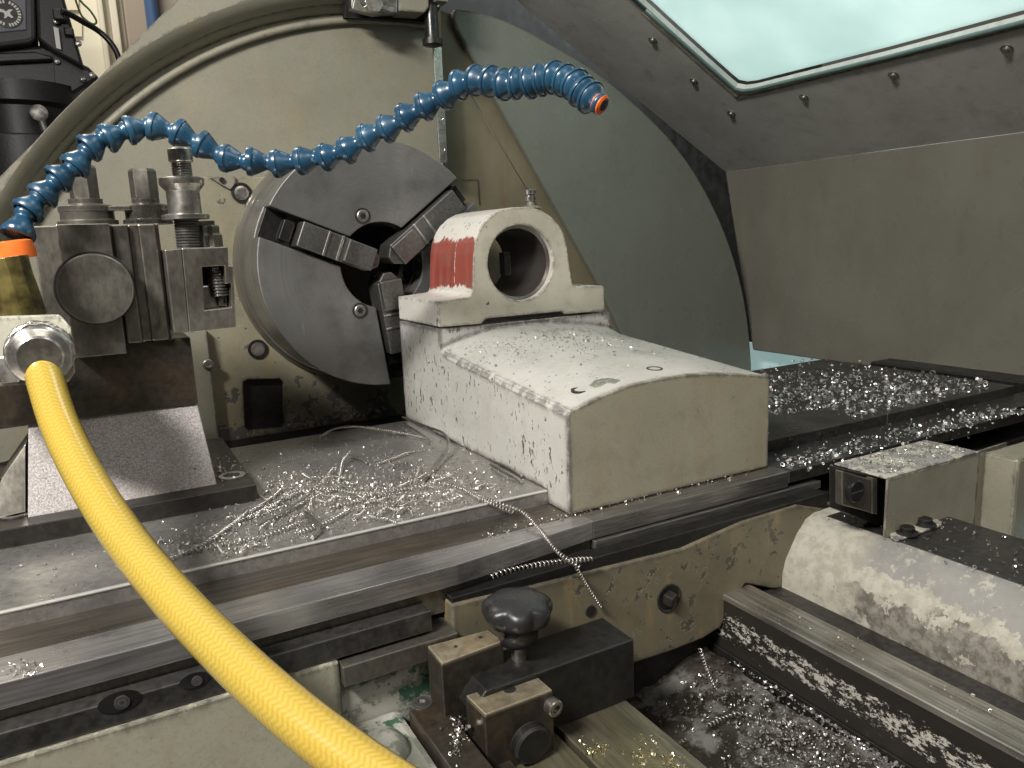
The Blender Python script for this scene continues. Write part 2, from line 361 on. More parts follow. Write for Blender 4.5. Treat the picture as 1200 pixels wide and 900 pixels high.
def box(bm, x0, x1, y0, y1, z0, z1, top=None):
    "axis box in cm; top=(dx0,dx1,dy0,dy1) insets the top face"
    t = top or (0,0,0,0)
    c = [(x0,y0,z0),(x1,y0,z0),(x1,y1,z0),(x0,y1,z0),(x0+t[0],y0+t[2],z1),(x1-t[1],y0+t[2],z1),(x1-t[1],y1-t[3],z1),(x0+t[0],y1-t[3],z1)]
    v = [bm.verts.new(q) for q in c]
    for f in ((0,3,2,1),(4,5,6,7),(0,1,5,4),(1,2,6,5),(2,3,7,6),(3,0,4,7)): bm.faces.new([v[i] for i in f])
    return bm
def B(*a, **k): return box(NB(), *a, **k)
def prism(bm, pts, vec):
    pts = [V(p) for p in pts]; vec = V(vec)
    a = [bm.verts.new(p) for p in pts]; b = [bm.verts.new(p+vec) for p in pts]
    n = len(pts); fs = [bm.faces.new(a), bm.faces.new(b[::-1])]
    for i in range(n): fs.append(bm.faces.new((a[i], b[i], b[(i+1)%n], a[(i+1)%n])))
    bmesh.ops.recalc_face_normals(bm, faces=fs); return bm
def plate(bm, outer, holes, vec):
    vec = V(vec); es = []; 
    for loop in [outer]+list(holes):
        vs = [bm.verts.new(V(p)) for p in loop]
        es += [bm.edges.new((vs[i], vs[(i+1)%len(vs)])) for i in range(len(vs))]
    r = bmesh.ops.triangle_fill(bm, use_beauty=True, use_dissolve=False, edges=es)
    fs = [g for g in r['geom'] if isinstance(g, bmesh.types.BMFace)]
    e = bmesh.ops.extrude_face_region(bm, geom=fs)
    vs = [g for g in e['geom'] if isinstance(g, bmesh.types.BMVert)]
    bmesh.ops.translate(bm, verts=vs, vec=vec)
    bmesh.ops.recalc_face_normals(bm, faces=bm.faces[:]); return bm
def frame(ax):
    ax = V(ax).normalized(); u = ax.cross(V((0,0,1)))
    if u.length < .05: u = ax.cross(V((1,0,0)))
    u.normalize(); return u, ax.cross(u).normalized(), ax
def lathe(bm, c, ax, prof, n=32, lobes=0, lob=0, ph=0, cap=True):
    "prof: (radius, distance along ax)"
    c = V(c); u, w, a = frame(ax); rings = []
    for r, h in prof:
        ring = []
        for i in range(n):
            t = 2*math.pi*i/n+ph; rr = r*(1+(lob*math.cos(lobes*t) if lobes else 0))
            ring.append(bm.verts.new(c+a*h+(u*math.cos(t)+w*math.sin(t))*rr))
        rings.append(ring)
    fs = []
    for A_, B_ in zip(rings, rings[1:]):
        for i in range(n): fs.append(bm.faces.new((A_[i], A_[(i+1)%n], B_[(i+1)%n], B_[i])))
    if cap: fs.append(bm.faces.new(rings[0][::-1])); fs.append(bm.faces.new(rings[-1]))
    bmesh.ops.recalc_face_normals(bm, faces=fs); return bm
def cyl(bm, c, ax, r, h, n=28, **k): return lathe(bm, c, ax, [(r,0),(r,h)], n, **k)
def tube(bm, pts, r, n=8, uv=False, cap=True, vscale=1.):
    pts = [V(p) for p in pts]; rings = []; L = bm.loops.layers.uv.new('UV') if uv else None
    t0 = (pts[1]-pts[0]).normalized(); u, w, _ = frame(t0); ln = 0; lens = []
    for i, p in enumerate(pts):
        t = (pts[min(i+1, len(pts)-1)]-pts[max(i-1, 0)]).normalized()
        u = (u-t*u.dot(t)).normalized(); w = t.cross(u)
        rr = r[i] if isinstance(r, (list, tuple)) else r
        rings.append([bm.verts.new(p+(u*math.cos(2*math.pi*k/n)+w*math.sin(2*math.pi*k/n))*rr) for k in range(n)])
        if i: ln += (p-pts[i-1]).length
        lens.append(ln)
    for i in range(len(rings)-1):
        for k in range(n):
            f = bm.faces.new((rings[i][k], rings[i][(k+1)%n], rings[i+1][(k+1)%n], rings[i+1][k])); f.smooth = True
            if uv:
                for lp, (a, b) in zip(f.loops, ((k,i),(k+1,i),(k+1,i+1),(k,i+1))): lp[L].uv = (a/n, lens[b]*vscale)
    if cap:
        bm.faces.new(rings[0][::-1]); bm.faces.new(rings[-1])
    return bm
def spline(pts, n=8):
    pts = [V(p) for p in pts]; out = []
    for i in range(len(pts)-1):
        p0, p1, p2, p3 = pts[max(i-1,0)], pts[i], pts[i+1], pts[min(i+2,len(pts)-1)]
        for k in range(n):
            t = k/n
            out.append(.5*((2*p1)+(p2-p0)*t+(2*p0-5*p1+4*p2-p3)*t*t+(3*p1-p0-3*p2+p3)*t**3))
    out.append(pts[-1]); return out
def circ(c, r, n=40, ax='Y', a0=0, a1=360, full=True):
    c = V(c); out = []
    for i in range(n if full else n+1):
        t = R(a0+(a1-a0)*i/n); q = V((math.cos(t)*r, 0, math.sin(t)*r)) if ax == 'Y' else V((math.cos(t)*r, math.sin(t)*r, 0)) if ax == 'Z' else V((0, math.cos(t)*r, math.sin(t)*r))
        out.append(c+q)
    return out
def hexbolt(parent, name, c, ax, r, h, mat='bolt', washer=0):
    bm = NB()
    if washer: lathe(bm, c, ax, [(washer,0),(washer,.15)], 24)
    lathe(bm, V(c)+V(ax).normalized()*(.14 if washer else 0), ax, [(r*.98,0),(r,.08),(r,h*.85),(r*.85,h)], 6)
    return ob(name, bm, mat, parent, bev=.02)
def capscrew(parent, name, c, ax, r, h, mat='bolt'):
    bm = NB(); ax = V(ax).normalized()
    lathe(bm, c, ax, [(r,0),(r,h*.85),(r*.88,h),(r*.5,h),(r*.5,h-.5*r)], 24)
    o = ob(name, bm, mat, parent, smooth=40)
    return o

# ------------------------------------------------------------------ lathe headstock
Y0 = 86.
hs = thing('lathe_headstock', 'large cream headstock casting with rounded arched rim behind the three jaw chuck', 'lathe headstock', (30, 90, -6))
ac, ar = V((34.3, 86.6, -2.9)), 45.5
def on(c, r, t, y): return V((c.x+r*math.cos(R(t)), y, c.z+r*math.sin(R(t))))
# inner face
pts = [on(ac, ar, t, 87.4) for t in range(84, 178, 3)] + [V((-11, 87.4, -6)), V((39.0, 87.4, -6))]
ob('face_panel', prism(NB(), pts, (0, 3, 0)), 'cover', hs)
# bright bead, cove and outer flange
bm = NB(); tube(bm, [on(ac, ar+.1, t, 87.0) for t in range(84, 180, 2)], .38, 10); ob('rim_bead', bm, 'cover', hs)
bm = NB(); prof = [(ar+.3, 87.3), (ar+.6, 88.3), (ar+1.2, 88.5), (ar+1.5, 87.5), (ar+1.9, 87.3), (ar+2.0, 86.6), (ar+2.5, 85.9), (ar+3.1, 85.45), (ar+3.2, 85.4)]
rings = [[bm.verts.new(on(ac, r, t, y)) for t in range(84, 182, 2)] for r, y in prof]
for a, b in zip(rings, rings[1:]):
    for i in range(len(a)-1): bm.faces.new((a[i], a[i+1], b[i+1], b[i]))
ob('rim_cove', bm, 'cover', hs, smooth=50)
p1, p2 = A(0, 207, Y=85.4), A(207, 0, Y=85.4); dd = (p2-p1).normalized()
bm = NB(); inn, out = [], []
for t in range(84, 182, 2):
    e = V((math.cos(R(t)), 0, math.sin(R(t)))); nrm = V((-dd.z, 0, dd.x)); o_ = V((ac.x, 85.4, ac.z))
    rr = (p1-o_).dot(nrm)/e.dot(nrm) if e.dot(nrm) > .05 else 80
    rr = max(ar+3.25, min(rr, 75)); inn.append(o_+e*(ar+3.2)); out.append(o_+e*rr)
for i in range(len(inn)-1):
    pass
plate(bm, inn+out[::-1], [], (0, 3.5, 0))
ob('outer_flange', bm, 'cover', hs)
# spindle plate round the chuck
zt = A(290, 207, Y=86.4).z
pl = [V((A(232, 480, Y=86.2).x, 86.2, -4.0)), V((A(232, 480, Y=86.2).x, 86.2, zt)), V((38.4, 86.2, zt)), V((38.4, 86.2, -1)), A(470, 487, Y=86.2), A(300, 512, Y=86.2), A(262, 520, Y=86.2)]
pk = [A(285, 448, Y=86.2), A(290, 445, Y=86.2), A(328, 444, Y=86.2), A(333, 449, Y=86.2), A(334, 497, Y=86.2), A(330, 502, Y=86.2), A(292, 506, Y=86.2), A(287, 501, Y=86.2)]
ob('spindle_plate', plate(NB(), pl, [pk], (0, 1.15, 0)), 'front', hs, bev=.15)
ob('pocket', prism(NB(), [p+V((0, .9, 0)) for p in pk], (0, .2, 0)), 'black', hs)
bm = NB(); box(bm, A(302, 0, Y=86.6).x, A(316, 0, Y=86.6).x, 86.5, 87.6, A(305, 500, Y=86.6).z, A(305, 486, Y=86.6).z); ob('pocket_stop', bm, 'black', hs, bev=.1)
for (x, y) in ((283, 226), (302, 409)):
    c = A(x, y, Y=86.1)
    bm = NB(); lathe(bm, c, (0,-1,0), [(1.05,0),(1.05,.12),(.74,.12),(.74,.02)], 32, cap=False); o = ob('plug_ring', bm, 'rubber', hs)
    bm = NB(); lathe(bm, c+V((0,.05,0)), (0,-1,0), [(.74,0),(.72,.13),(.5,.17)], 28); ob('plug', bm, 'toolbright', hs)
bm = NB(); prism(bm, [A(246, 208, Y=85.8), A(276, 207, Y=85.8), A(276, 215, Y=85.8), A(270, 222, Y=85.8), A(258, 216, Y=85.8)], (0, .35, 0)); ob('lever_plate', bm, 'cover', hs, bev=.05)
cyl(bm := NB(), A(260, 211, Y=85.75), (0,-1,0), .28, .2, 16); ob('lever_screw', bm, 'black', hs)
# pale side strip with its screw
x0, x1 = A(221, 450, Y=85).x, A(249, 450, Y=85).x
ob('side_strip', B(x0-2, x1, 84.8, 86.1, -5, A(240, 386, Y=85).z), 'cover', hs, bev=.12)
capscrew(hs, 'strip_screw', A(244, 427, Y=84.8), (0,-1,0), .55, .3)
# skirt under the plate
ob('lower_skirt', B(6, 40, 73.2, 90, -9, -2.6), 'black', hs)
cyl(bm := NB(), A(430, 503, Y=85), (0,-1,0), .35, .25, 12); ob('skirt_screw', bm, 'black', hs)
# dirt shelf: rough flaked edge below the plate
bm = NB()
for i in range(60):
    t = i/59; p = A(340+110*t+random.uniform(-3,3), 502-20*t+random.uniform(-4,2), Y=86)
    q = .1+random.random()*.22
    lathe(bm, p, (random.uniform(-.3,.3),-1,random.uniform(-.3,.3)), [(q,0),(q*.9,.12),(q*.3,.2)], 6)
tag(ob('paint_flakes', bm, 'cover', hs), kind='stuff')

# slotted vertical rail and black coupling on the headstock
zr0, zr1 = A(521, 190, Y=85.6).z, A(514, 55, Y=85.6).z
bm = NB(); x = 38.3
plate(bm, [V((x-.5,85.6,zr0)), V((x+.5,85.6,zr0)), V((x+.5,85.6,zr1)), V((x-.5,85.6,zr1))], [circ((x, 85.6, z), .2, 12) for z in (zr0+1.5, zr0+5, zr0+8.5)], (0,.4,0))
sr = ob('slotted_steel_rail', bm, 'toolbright', bev=.04); tag(sr, 'narrow vertical steel strip with holes right of the headstock face', 'metal strip')
cr = thing('coolant_coupling', 'short black round coupling above the vertical steel strip', 'pipe coupling', A(506, 48, Y=84.5))
c = A(507, 54, Y=84.5)
lathe(bm := NB(), c, (0,0,1), [(.9,0),(1.15,.1),(1.15,.7),(.8,.8),(.75,4.2),(.95,4.4)], 24); ob('body', bm, 'rubber', cr, smooth=40)
box(bm := NB(), c.x-1.9, c.x+.9, c.y-.4, c.y+1.6, c.z+4.1, c.z+4.5); ob('tab', bm, 'toolbright', cr, bev=.05)
box(bm := NB(), c.x+.4, c.x+1.9, c.y-.9, c.y+1, c.z+4.6, c.z+9.5); ob('side_arm', bm, 'cover', cr, bev=.15)
lt = thing('latch_mechanism', 'dark mechanical latch with bright levers at the top edge above the headstock', 'latch', A(460, 10, Y=84))
q = lambda x, y, Y=83.5: A(x, y, Y=Y)
prism(bm := NB(), [q(411,-20), q(412,10), q(440,17), q(466,15), q(466,-20)], (0,1.2,0)); ob('lever_plate', bm, 'bolt', lt, bev=.15)
prism(bm := NB(), [q(466,-20), q(468,13), q(498,15), q(503,8), q(503,-20)], (0,3,0)); ob('block', bm, 'cover', lt, bev=.2)
cyl(bm := NB(), q(436,5,82.6), (0,-1,0), 1.0, .7, 6); ob('hex_nut', bm, 'toolbright', lt, bev=.05)
prism(bm := NB(), [q(408,-20,86), q(404,20,86), q(500,27,86), q(505,-20,86)], (0,1.,0)); ob('back_plate', bm, 'black', lt)
prism(bm := NB(), [q(416,-5,82.4), q(413,10,82.4), q(430,14,82.4), q(443,9,82.4), q(460,14,82.4), q(462,9,82.4), q(440,3,82.4), q(425,8,82.4)], (0,.4,0)); ob('lever', bm, 'toolbright', lt, bev=.05)

# ------------------------------------------------------------------ chuck
cc = V((26.5, 76, 15.8)); cr_ = 12.55
ch = thing('lathe_chuck', 'round grey steel three jaw lathe chuck on the headstock spindle', 'lathe chuck', (cc.x, cc.y, cc.z))
JA = (157.5, 37.0, 277.0); hw = 1.55
bm = NB()
for i in range(3):
    a0, a1 = JA[(i+1)%3] if False else JA[i], None
order = sorted(JA)
for i in range(3):
    t0 = order[i]; t1 = order[(i+1)%3]+(360 if i == 2 else 0)
    def off(r): return math.degrees(math.asin(hw/r))
    pts = []
    n = 26; s0, s1 = t0+off(cr_), t1-off(cr_)
    for k in range(n+1): pts.append(on(cc, cr_, s0+(s1-s0)*k/n, 76))
    s0, s1 = t0+off(4.4), t1-off(4.4)
    for k in range(12, -1, -1): pts.append(on(cc, 4.4, s0+(s1-s0)*k/12, 76))
    plate(bm, pts, [], (0, 2.6, 0))
plate(bm, circ((cc.x, 78.6, cc.z), cr_, 96), [circ((cc.x, 78.6, cc.z), 4.4, 40)], (0, 7.6, 0))
body = ob('body', bm, 'chucksteel', ch, bev=.12, org=(cc.x, 76, cc.z))
bm = NB(); lathe(bm, (cc.x, 86.2, cc.z), (0,-1,0), [(13.15,-1),(13.15,.5),(13.0,.8),(12.8,1.0),(12.75,1.6),(12.56,1.6)], 96, cap=False); ob('backplate', bm, 'rimsteel', ch, smooth=35)
cyl(bm := NB(), (cc.x, 85.0, cc.z), (0,1,0), 4.4, .3, 40); ob('bore_plug', bm, 'black', ch)
for i, t in enumerate(JA):
    e = V((math.cos(R(t)), 0, math.sin(R(t)))); s_ = V((-e.z, 0, e.x))
    def blk(bm, r0, r1, w, y0, y1, ch_=0, inner=0):
        a = []
        if inner: pr_ = [(r0+inner, -w), (r1, -w), (r1, w), (r0+inner, w), (r0, .35*w), (r0, -.35*w)]
        else: pr_ = [(r0, -w), (r1, -w), (r1, w), (r0, w)]
        prism(bm, [V((cc.x, y0, cc.z))+e*r+s_*q_ for r, q_ in pr_], (0, y1-y0, 0)); return bm
    r1 = 9.1 if i != 1 else 10.8
    j = ob('jaw', blk(NB(), .75, r1, 1.25, 75.0, 78.3, inner=1.0), 'jaw', ch, bev=.1, org=cc)
    bm = NB()
    for r_ in (4.9, 6.3): blk(bm, r_, r_+.22, 1.26, 74.85, 75.2)
    ob('step_edge', bm, 'toolbright', j, bev=.04)
    bm = NB(); blk(bm, 1.5, 4.5, 1.15, 74.3, 75.1); ob('gripping_step', bm, 'jaw', j, bev=.12)
    bm = NB(); blk(bm, r1+.3, r1+1.4, 1.0, 76.9, 78.5); blk(bm, r1+1.0, 12.3, 1.5, 78.0, 78.59); ob('jaw_screw', bm, 'black', ch, bev=.08)
for x, y in ((425, 253), (422, 364)):
    c = A(x, y, Y=75.98)
    lathe(bm := NB(), c, (0,-1,0), [(.82,-.02),(.82,.05),(.62,.05),(.62,-.0),(.0001,-.0)], 28, cap=False); b = ob('bolt_bore', bm, 'black', ch, smooth=30)
    lathe(bm := NB(), c, (0,-1,0), [(.60,0),(.60,.08),(.52,.13),(.30,.13)], 28, cap=False); so_ = ob('socket_screw', bm, 'bolt', b, smooth=30); lathe(bm := NB(), c, (0,-1,0), [(.34,.10),(.34,.136),(.001,.136)], 6, cap=False); ob('hex_socket', bm, 'black', so_)

# ------------------------------------------------------------------ guards on the right
dp = thing('guard_end_panel', 'tall grey green rounded sheet panel between the headstock and the rear guard', 'guard panel', (60, 91, -8))
arc = [A(x, y, Y=90) for x, y in ((533,10),(560,14),(587,22),(620,37),(650,54),(684,74),(718,99),(754,131),(786,164),(814,202),(838,246),(856,290),(869,335),(877,380),(881,425))]
arc = spline(arc, 4)
dl = [A(882, 520, Y=90), A(790, 520, Y=90), A(700, 330, Y=90), A(640, 222, Y=90), A(575, 105, Y=90), A(534, 32, Y=90), A(531, 20, Y=90)]
ob('sheet', prism(NB(), arc+dl, (0, 1.2, 0)), 'disc', dp, bev=.3, seg=3)
b0 = [A(516, 12, Y=91), A(545, 22, Y=91), A(590, 110, Y=91), A(660, 230, Y=91), A(730, 350, Y=91), A(800, 520, Y=91), A(560, 520, Y=91), A(524, 200, Y=91)]
ob('side_band', prism(NB(), b0, (0, 1, 0)), 'band', dp)
sm = [A(552,112,Y=90.7), A(604,200,Y=90.7), A(642,262,Y=90.7), A(660,300,Y=90.7)]
tube(bm := NB(), sm, .05, 6); ob('band_seam', bm, 'dark', dp)
hb = [A(542, 210, Y=90.8), A(560, 210, Y=90.8), A(562, 240, Y=90.8)]
tube(bm := NB(), hb, .05, 6); ob('inspection_hatch_line', bm, 'dark', dp)
# dark cavity behind everything, seen between the end panel and the guard
gc = thing('machine_cabinet', 'dark inside wall of the lathe cabinet in the gap behind the guard', 'cabinet wall', (70, 108, -10))
ob('back_wall', B(40, 130, 108, 110, -12, 90), 'rubber', gc)

XG = 95.
gd = thing('sliding_chip_guard', 'huge grey brown sliding guard with window above the far end of the table', 'machine guard', (95, 60, 0))
f0 = V((XG, 97.8, 27.6))
lo = [V((XG, 97.8, 27.6)), V((XG, 90.9, -1.9)), V((XG, 10, -1.9)), V((XG, 10, 27.6))]
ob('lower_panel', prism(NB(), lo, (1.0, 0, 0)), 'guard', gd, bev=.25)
u1 = A(605, 0, Y=97.8); slope = (u1-f0); slope = slope/abs(slope.x)
nU = slope.cross(V((0,1,0))).normalized()
if nU.x > 0: nU = -nU
top = f0+slope*62
bend0 = f0
W = lambda x, y: AP(x, y, f0, nU)
# window outline on the upper panel
wc0, wE = W(860,106), W(1330,-10); wL = wc0+(W(757,10)-wc0)*1.9; wD = wE+(wL-wc0)
wl = [W(757,10), W(790,40), W(828,74), W(854,97), W(862,103.5), W(872,105.5), W(884,104), W(1040,66), W(1200,24.5), wE, wD, wL]
outer = [V((XG, 97.8, 27.6)), V((XG, 10, 27.6)), V((top.x, 10, top.z)), V((top.x, 97.8, top.z))]
outer = [f0, V((f0.x,10,f0.z)), V((top.x,10,top.z)), V((top.x,97.8,top.z))]
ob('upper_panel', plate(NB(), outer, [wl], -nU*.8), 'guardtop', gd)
wo = ob('window', plate(NB(), [p-nU*1.3 for p in wl], [], -nU*.4), 'pane', gd)
tube(bm := NB(), [p+nU*.12 for p in wl]+[wl[0]+nU*.12], .24, 8); ob('seal', bm, 'seal', wo, smooth='all')
tube(bm := NB(), [p*1 for p in spline([W(*q_) for q_ in ((752,14),(856,107),(866,111),(884,110),(1200,31),(1330,-4))], 6)], .16, 8); ob('window_bead', bm, 'cover', wo, smooth='all')
rv0 = None
for x, y in ((765,47),(813,95),(857,133),(942,114),(1047,88),(1180,57),(700,-15)):
    c = W(x, y)
    if rv0 is None:
        lathe(NBm := NB(), c, nU, [(.62,0),(.62,.06),(.42,.08),(.40,.25),(.28,.36),(.01,.4)], 20)
        rv0 = ob('rivet', NBm, 'bolt', gd, smooth=40, org=c)
    else:
        r_ = rv0.copy(); COL.objects.link(r_); r_.location = (c-ORG[gd.name])*S
tag(lp := ob('glowing_tank_window', B(100, 100.4, 66, 99, -12, -1.6), 'glowpane', bev=.05), 'pale cyan pane with added glow glimpsed in the gap below the big guard', 'window pane')

# ------------------------------------------------------------------ cross slide (table)
cs = thing('cross_slide', 'long oily dark grey steel table running across under the box shaped rest', 'machine table', (27, 45, -3))
ob('table_slab', B(-30, 27.1, 45.2, 72.4, -1.15, 0), 'table', cs, bev=.07)
ob('slab_edge_highlight', B(-30, 27.0, 45.12, 45.4, -.14, .01), 'edgeglint', cs, bev=.06)  # pale strip painted in for the lamp highlight along the table edge
ob('right_slab', B(46.3, 65.15, 45.2, 72.4, -1.6, 0), 'dark', cs, bev=.07)
ob('end_slab', B(65.3, 86.9, 45.2, 70, -3.2, 0.02), 'dark', cs, bev=.07)
ob('middle_slab', B(27.15, 46.2, 45.2, 72, -1.15, -.1), 'dark', cs)
ob('upper_way', B(46.02, 90, 41.9, 45.4, -2.6, -1.02), 'dark', cs, bev=.04)
ob('upper_way', B(-30, 46, 41.9, 45.4, -2.6, -1.02), 'oldway', cs, bev=.04)
ob('bright_way', prism(NB(), [(-30,39.2,-2.3),(17,39.2,-2.3),(27.6,40.42,-2.3),(27.6,41.9,-2.3),(-30,41.9,-2.3)], (0,0,1.3)), 'way', cs, bev=.05)
ob('far_way', B(46.5, 80.5, 40.4, 41.9, -2.0, -1.0), 'dark', cs, bev=.05)
ob('box_way', B(27.62, 46.45, 40.42, 41.9, -2.3, -1.0), 'toolmid', cs, bev=.07)
ob('way_flank', prism(NB(), [(-30,39.6,-4),(17,39.6,-4),(27.6,40.7,-4),(27.6,43,-4),(-30,43,-4)], (0,0,1.68)), 'tool', cs, bev=.04)
for x in (9.5, 13.2, 16.2): ob('oil_hole', cyl(NB(), (x, 39.58, -3.1), (0,-1,0), .17, .05, 12), 'black', cs)
ob('under_slide', B(-30, 90, 41, 70, -9, -4.02), 'black', cs)
ob('lower_rail', B(27.65, 50, 40.2, 41.2, -3.0, -2.4), 'toolmid', cs, bev=.05)
# strip with two oval recesses along the apron
gs = ob('gib_strip', B(-30, 14.8, 38.3, 39.5, -4.2, -2.95), 'dark', cs, bev=.05)
for x, y, r_ in ((140,822,.95), (228,797,.72)):
    c = A(x, y, Y=38.28); bm = NB()
    lathe(bm, c, (0,-1,0), [(r_*.56,0),(r_*.56,.04),(r_*.42,.03),(.01,.02)], 28)
    for v in bm.verts: v.co.x = c.x+(v.co.x-c.x)*1.75
    rr_ = ob('screw_recess', bm, 'rubber', gs, smooth=30)
    lathe(bm := NB(), c+V((.1,-.03,-.05)), (0,-1,0), [(r_*.36,0),(r_*.36,.07),(r_*.2,.08)], 24); lathe(bm, c+V((.1,-.03,-.05)), (0,-1,0), [(r_*.2,.08),(r_*.2,.01),(.01,.01)], 6, cap=False); ob('socket_head', bm, 'dark', rr_, smooth=30)
# raised telescopic cover behind the table on the far right
wc = tag(ob('telescopic_way_cover', B(91, 140, 30, 66, -6, -.3), 'black', None, bev=.2), 'low black cover behind the chip strewn end of the table', 'way cover')

# ------------------------------------------------------------------ box shaped rest with bored bracket
bx = thing('boring_rest', 'chipped pale grey box shaped rest with a round bored bracket on top', 'machine rest', (36.5, 58, -1))
XL, XR, YF, YS, YB = 27.0, 46.1, 42.2, 63.5, 73.6
CR = [(27.0,5.95),(27.25,6.35),(29.5,7.0),(32.3,7.55),(35,7.65),(37.5,7.65),(40,7.45),(42.5,7.1),(44.6,6.75),(45.9,6.5),(46.1,6.2)]
KS = .085
def crown(X, Y):
    for (a, za), (b, zb) in zip(CR, CR[1:]):
        if X <= b: z = za+(zb-za)*max(0, X-a)/(b-a); break
    else: z = CR[-1][1]
    return z+(Y-YF)*KS
bm = NB()
YR = [YF, YF+1, YF+2, 45.18, 45.22]+[45.22+(YS-45.22)*k/9 for k in range(1, 10)]
rows = [[bm.verts.new((X, Y, crown(X, Y)+(.35 if Y > YS-.1 else 0))) for X, _ in CR] for Y in YR]
for Y in (YS+.05, YB): rows.append([bm.verts.new((X, Y, 10.2)) for X, _ in CR])
for a, b in zip(rows, rows[1:]):
    for i in range(len(a)-1): f = bm.faces.new((a[i], a[i+1], b[i+1], b[i]))
def low(r, z): return [bm.verts.new((r[0].co.x, r[0].co.y, z)), bm.verts.new((r[-1].co.x, r[-1].co.y, z))]
lows = [low(r, -1.0 if r[0].co.y < 45.2 else .02) for r in rows]
for k in (0, 1): bm.faces.new([r[-k] for r in rows]+[l[k] for l in lows[::-1]])
for la, lb in zip(lows, lows[1:]): bm.faces.new((la[0], lb[0], lb[1], la[1]))
ff = bm.faces.new([lows[0][0]]+[lows[0][1]]+rows[0][::-1]); ff.material_index = 1
bm.faces.new([lows[-1][1], lows[-1][0]]+rows[-1])
bmesh.ops.recalc_face_normals(bm, faces=bm.faces[:])
ob('body', bm, ['block', 'blockfront'], bx, bev=.1, seg=3, smooth=30)
P = lambda x, y: A(450+x/4.286, 220+y/4.286, Y=63.3)
ol = [P(262,702), P(250,575), P(425,549), P(437,543), P(444,525), P(447,420), P(450,330), P(458,275), P(474,225), P(503,175), P(545,135), P(590,110), P(640,99), P(690,97), P(740,99), P(790,113), P(840,145), P(880,187), P(905,235), P(920,300), P(932,380), P(941,450), P(948,480), P(957,492), P(972,496), P(1100,492), P(1106,500), P(1110,618), P(912,636), P(893,622), P(515,657), P(490,684)]
for p in (ol[0], ol[1]): p.x = XL
bc = A(611, 308, Y=63.3); br = (A(577,308,Y=63.3)-A(645,308,Y=63.3)).length/2*1.12
bk = ob('ring_bracket', plate(NB(), ol, [circ(bc, br, 48)], (0, 10.2, 0)), 'ring', bx, bev=.1, org=(XL, 63.3, 12.7))
bk['label'] = 'ring bracket with worn red paint on its rounded left flank'
lathe(bm := NB(), V((bc.x, 63.9, bc.z)), (0,1,0), [(br-.02,0),(br-.3,.2),(br-.3,4),(br-.15,4.1),(br-.15,9.3)], 48, cap=False); ob('bore_liner', bm, 'bore', bk, smooth=40)
ob('bore_key', B(bc.x-.1, bc.x+.6, 66.5, 67.6, bc.z-1.2, bc.z+1.0), 'dark', bk, bev=.05)
ob('clearance_groove', prism(NB(), [p+V((0,.25,-.02)) for p in (P(500,684), P(520,660), P(890,625), P(908,640))], (0,9,0)), 'black', bk)
gt = A(622, 240, Y=66.5)
lathe(bm := NB(), gt+V((0,0,-.35)), (0,0,1), [(1.1,0),(.9,.2),(.42,.3),(.38,.7)], 24); fit = ob('grease_fitting', bm, 'cover', bk, smooth=40)
lathe(bm := NB(), gt+V((0,0,.3)), (0,0,1), [(.36,0),(.52,.1),(.52,.5),(.34,.55),(.34,.65),(.55,.7),(.55,1.1),(.4,1.2)], 20, lobes=10, lob=.06); ob('knurled_cap', bm, 'bolt', fit)
# two counterbores and a green gouge in the crown
def oncrown(px, py):
    z = 9.
    for _ in range(30): p = A(px, py, Z=z); z = z*.5+crown(p.x, p.y)*.5
    return A(px, py, Z=z)
for x, y in ((679, 457), (767, 432)):
    c = oncrown(x, y)
    lathe(bm := NB(), c+V((0,0,-.1)), (0, -KS, 1), [(.62,0),(.62,.13),(.48,.14),(.46,.04),(.01,.02)], 24); ob('counterbore', bm, 'black', bx, smooth=30)
M['greengouge'] = steel('green_gouge', (.24,.25,.21), .5, .1, sc=400, dark=.3)
c = [oncrown(x, y)+V((0,0,.03)) for x, y in ((690,452),(697,446),(706,444),(716,443),(727,446),(720,450),(711,449),(703,453),(696,455))]
bm = NB(); f = bm.faces.new([bm.verts.new(p+V((0,0,random.uniform(0,.03)))) for p in c]); e = bmesh.ops.extrude_face_region(bm, geom=[f]); bmesh.ops.translate(bm, verts=[g for g in e['geom'] if isinstance(g, bmesh.types.BMVert)], vec=(0,0,-.12)); bmesh.ops.recalc_face_normals(bm, faces=bm.faces[:])
ob('gouge', bm, 'greengouge', bx)

# ------------------------------------------------------------------ tool post riser and wedge on the table
rz = thing('tool_post_riser', 'dark steel riser with speckled sloping plate carrying the tool post', 'riser block', (0, 60, 0))
ob('base_plate', B(-22, 8.6, 55.4, 72, 0, 1.25), 'darkbase', rz, bev=.06)
w = [A(33,610,Y=57.2), A(255,572,Y=57.2), V((0,0,0)), V((0,0,0))]
w[2] = A(231,471,Y=60.3); w[3] = A(33,497,Y=60.3)
w[0].z = w[1].z = 1.2
bm = NB(); bk4 = [V((w[0].x, 66, 1.2)), V((w[1].x, 66, 1.2)), V((w[2].x, 66, w[2].z)), V((w[3].x, 66, w[3].z))]
v = [bm.verts.new(p) for p in w+bk4]
for f in ((0,1,2,3),(7,6,5,4),(0,4,5,1),(1,5,6,2),(2,6,7,3),(3,7,4,0)): bm.faces.new([v[i] for i in f])
bmesh.ops.recalc_face_normals(bm, faces=bm.faces[:]); ob('sloping_plate', bm, 'wedge', rz, bev=.08)
bm = NB(); prism(bm, [A(30,520,Y=59.5), A(30,600,Y=58), A(-20,612,Y=58), A(-20,566,Y=58), A(2,560,Y=59)], (0,5,0)); ob('side_gusset', bm, 'tool', rz, bev=.05)
ob('riser_block', B(-14, 5.8, 60, 74, w[2].z-.1, 11.8), 'brownblock', rz, bev=.08)
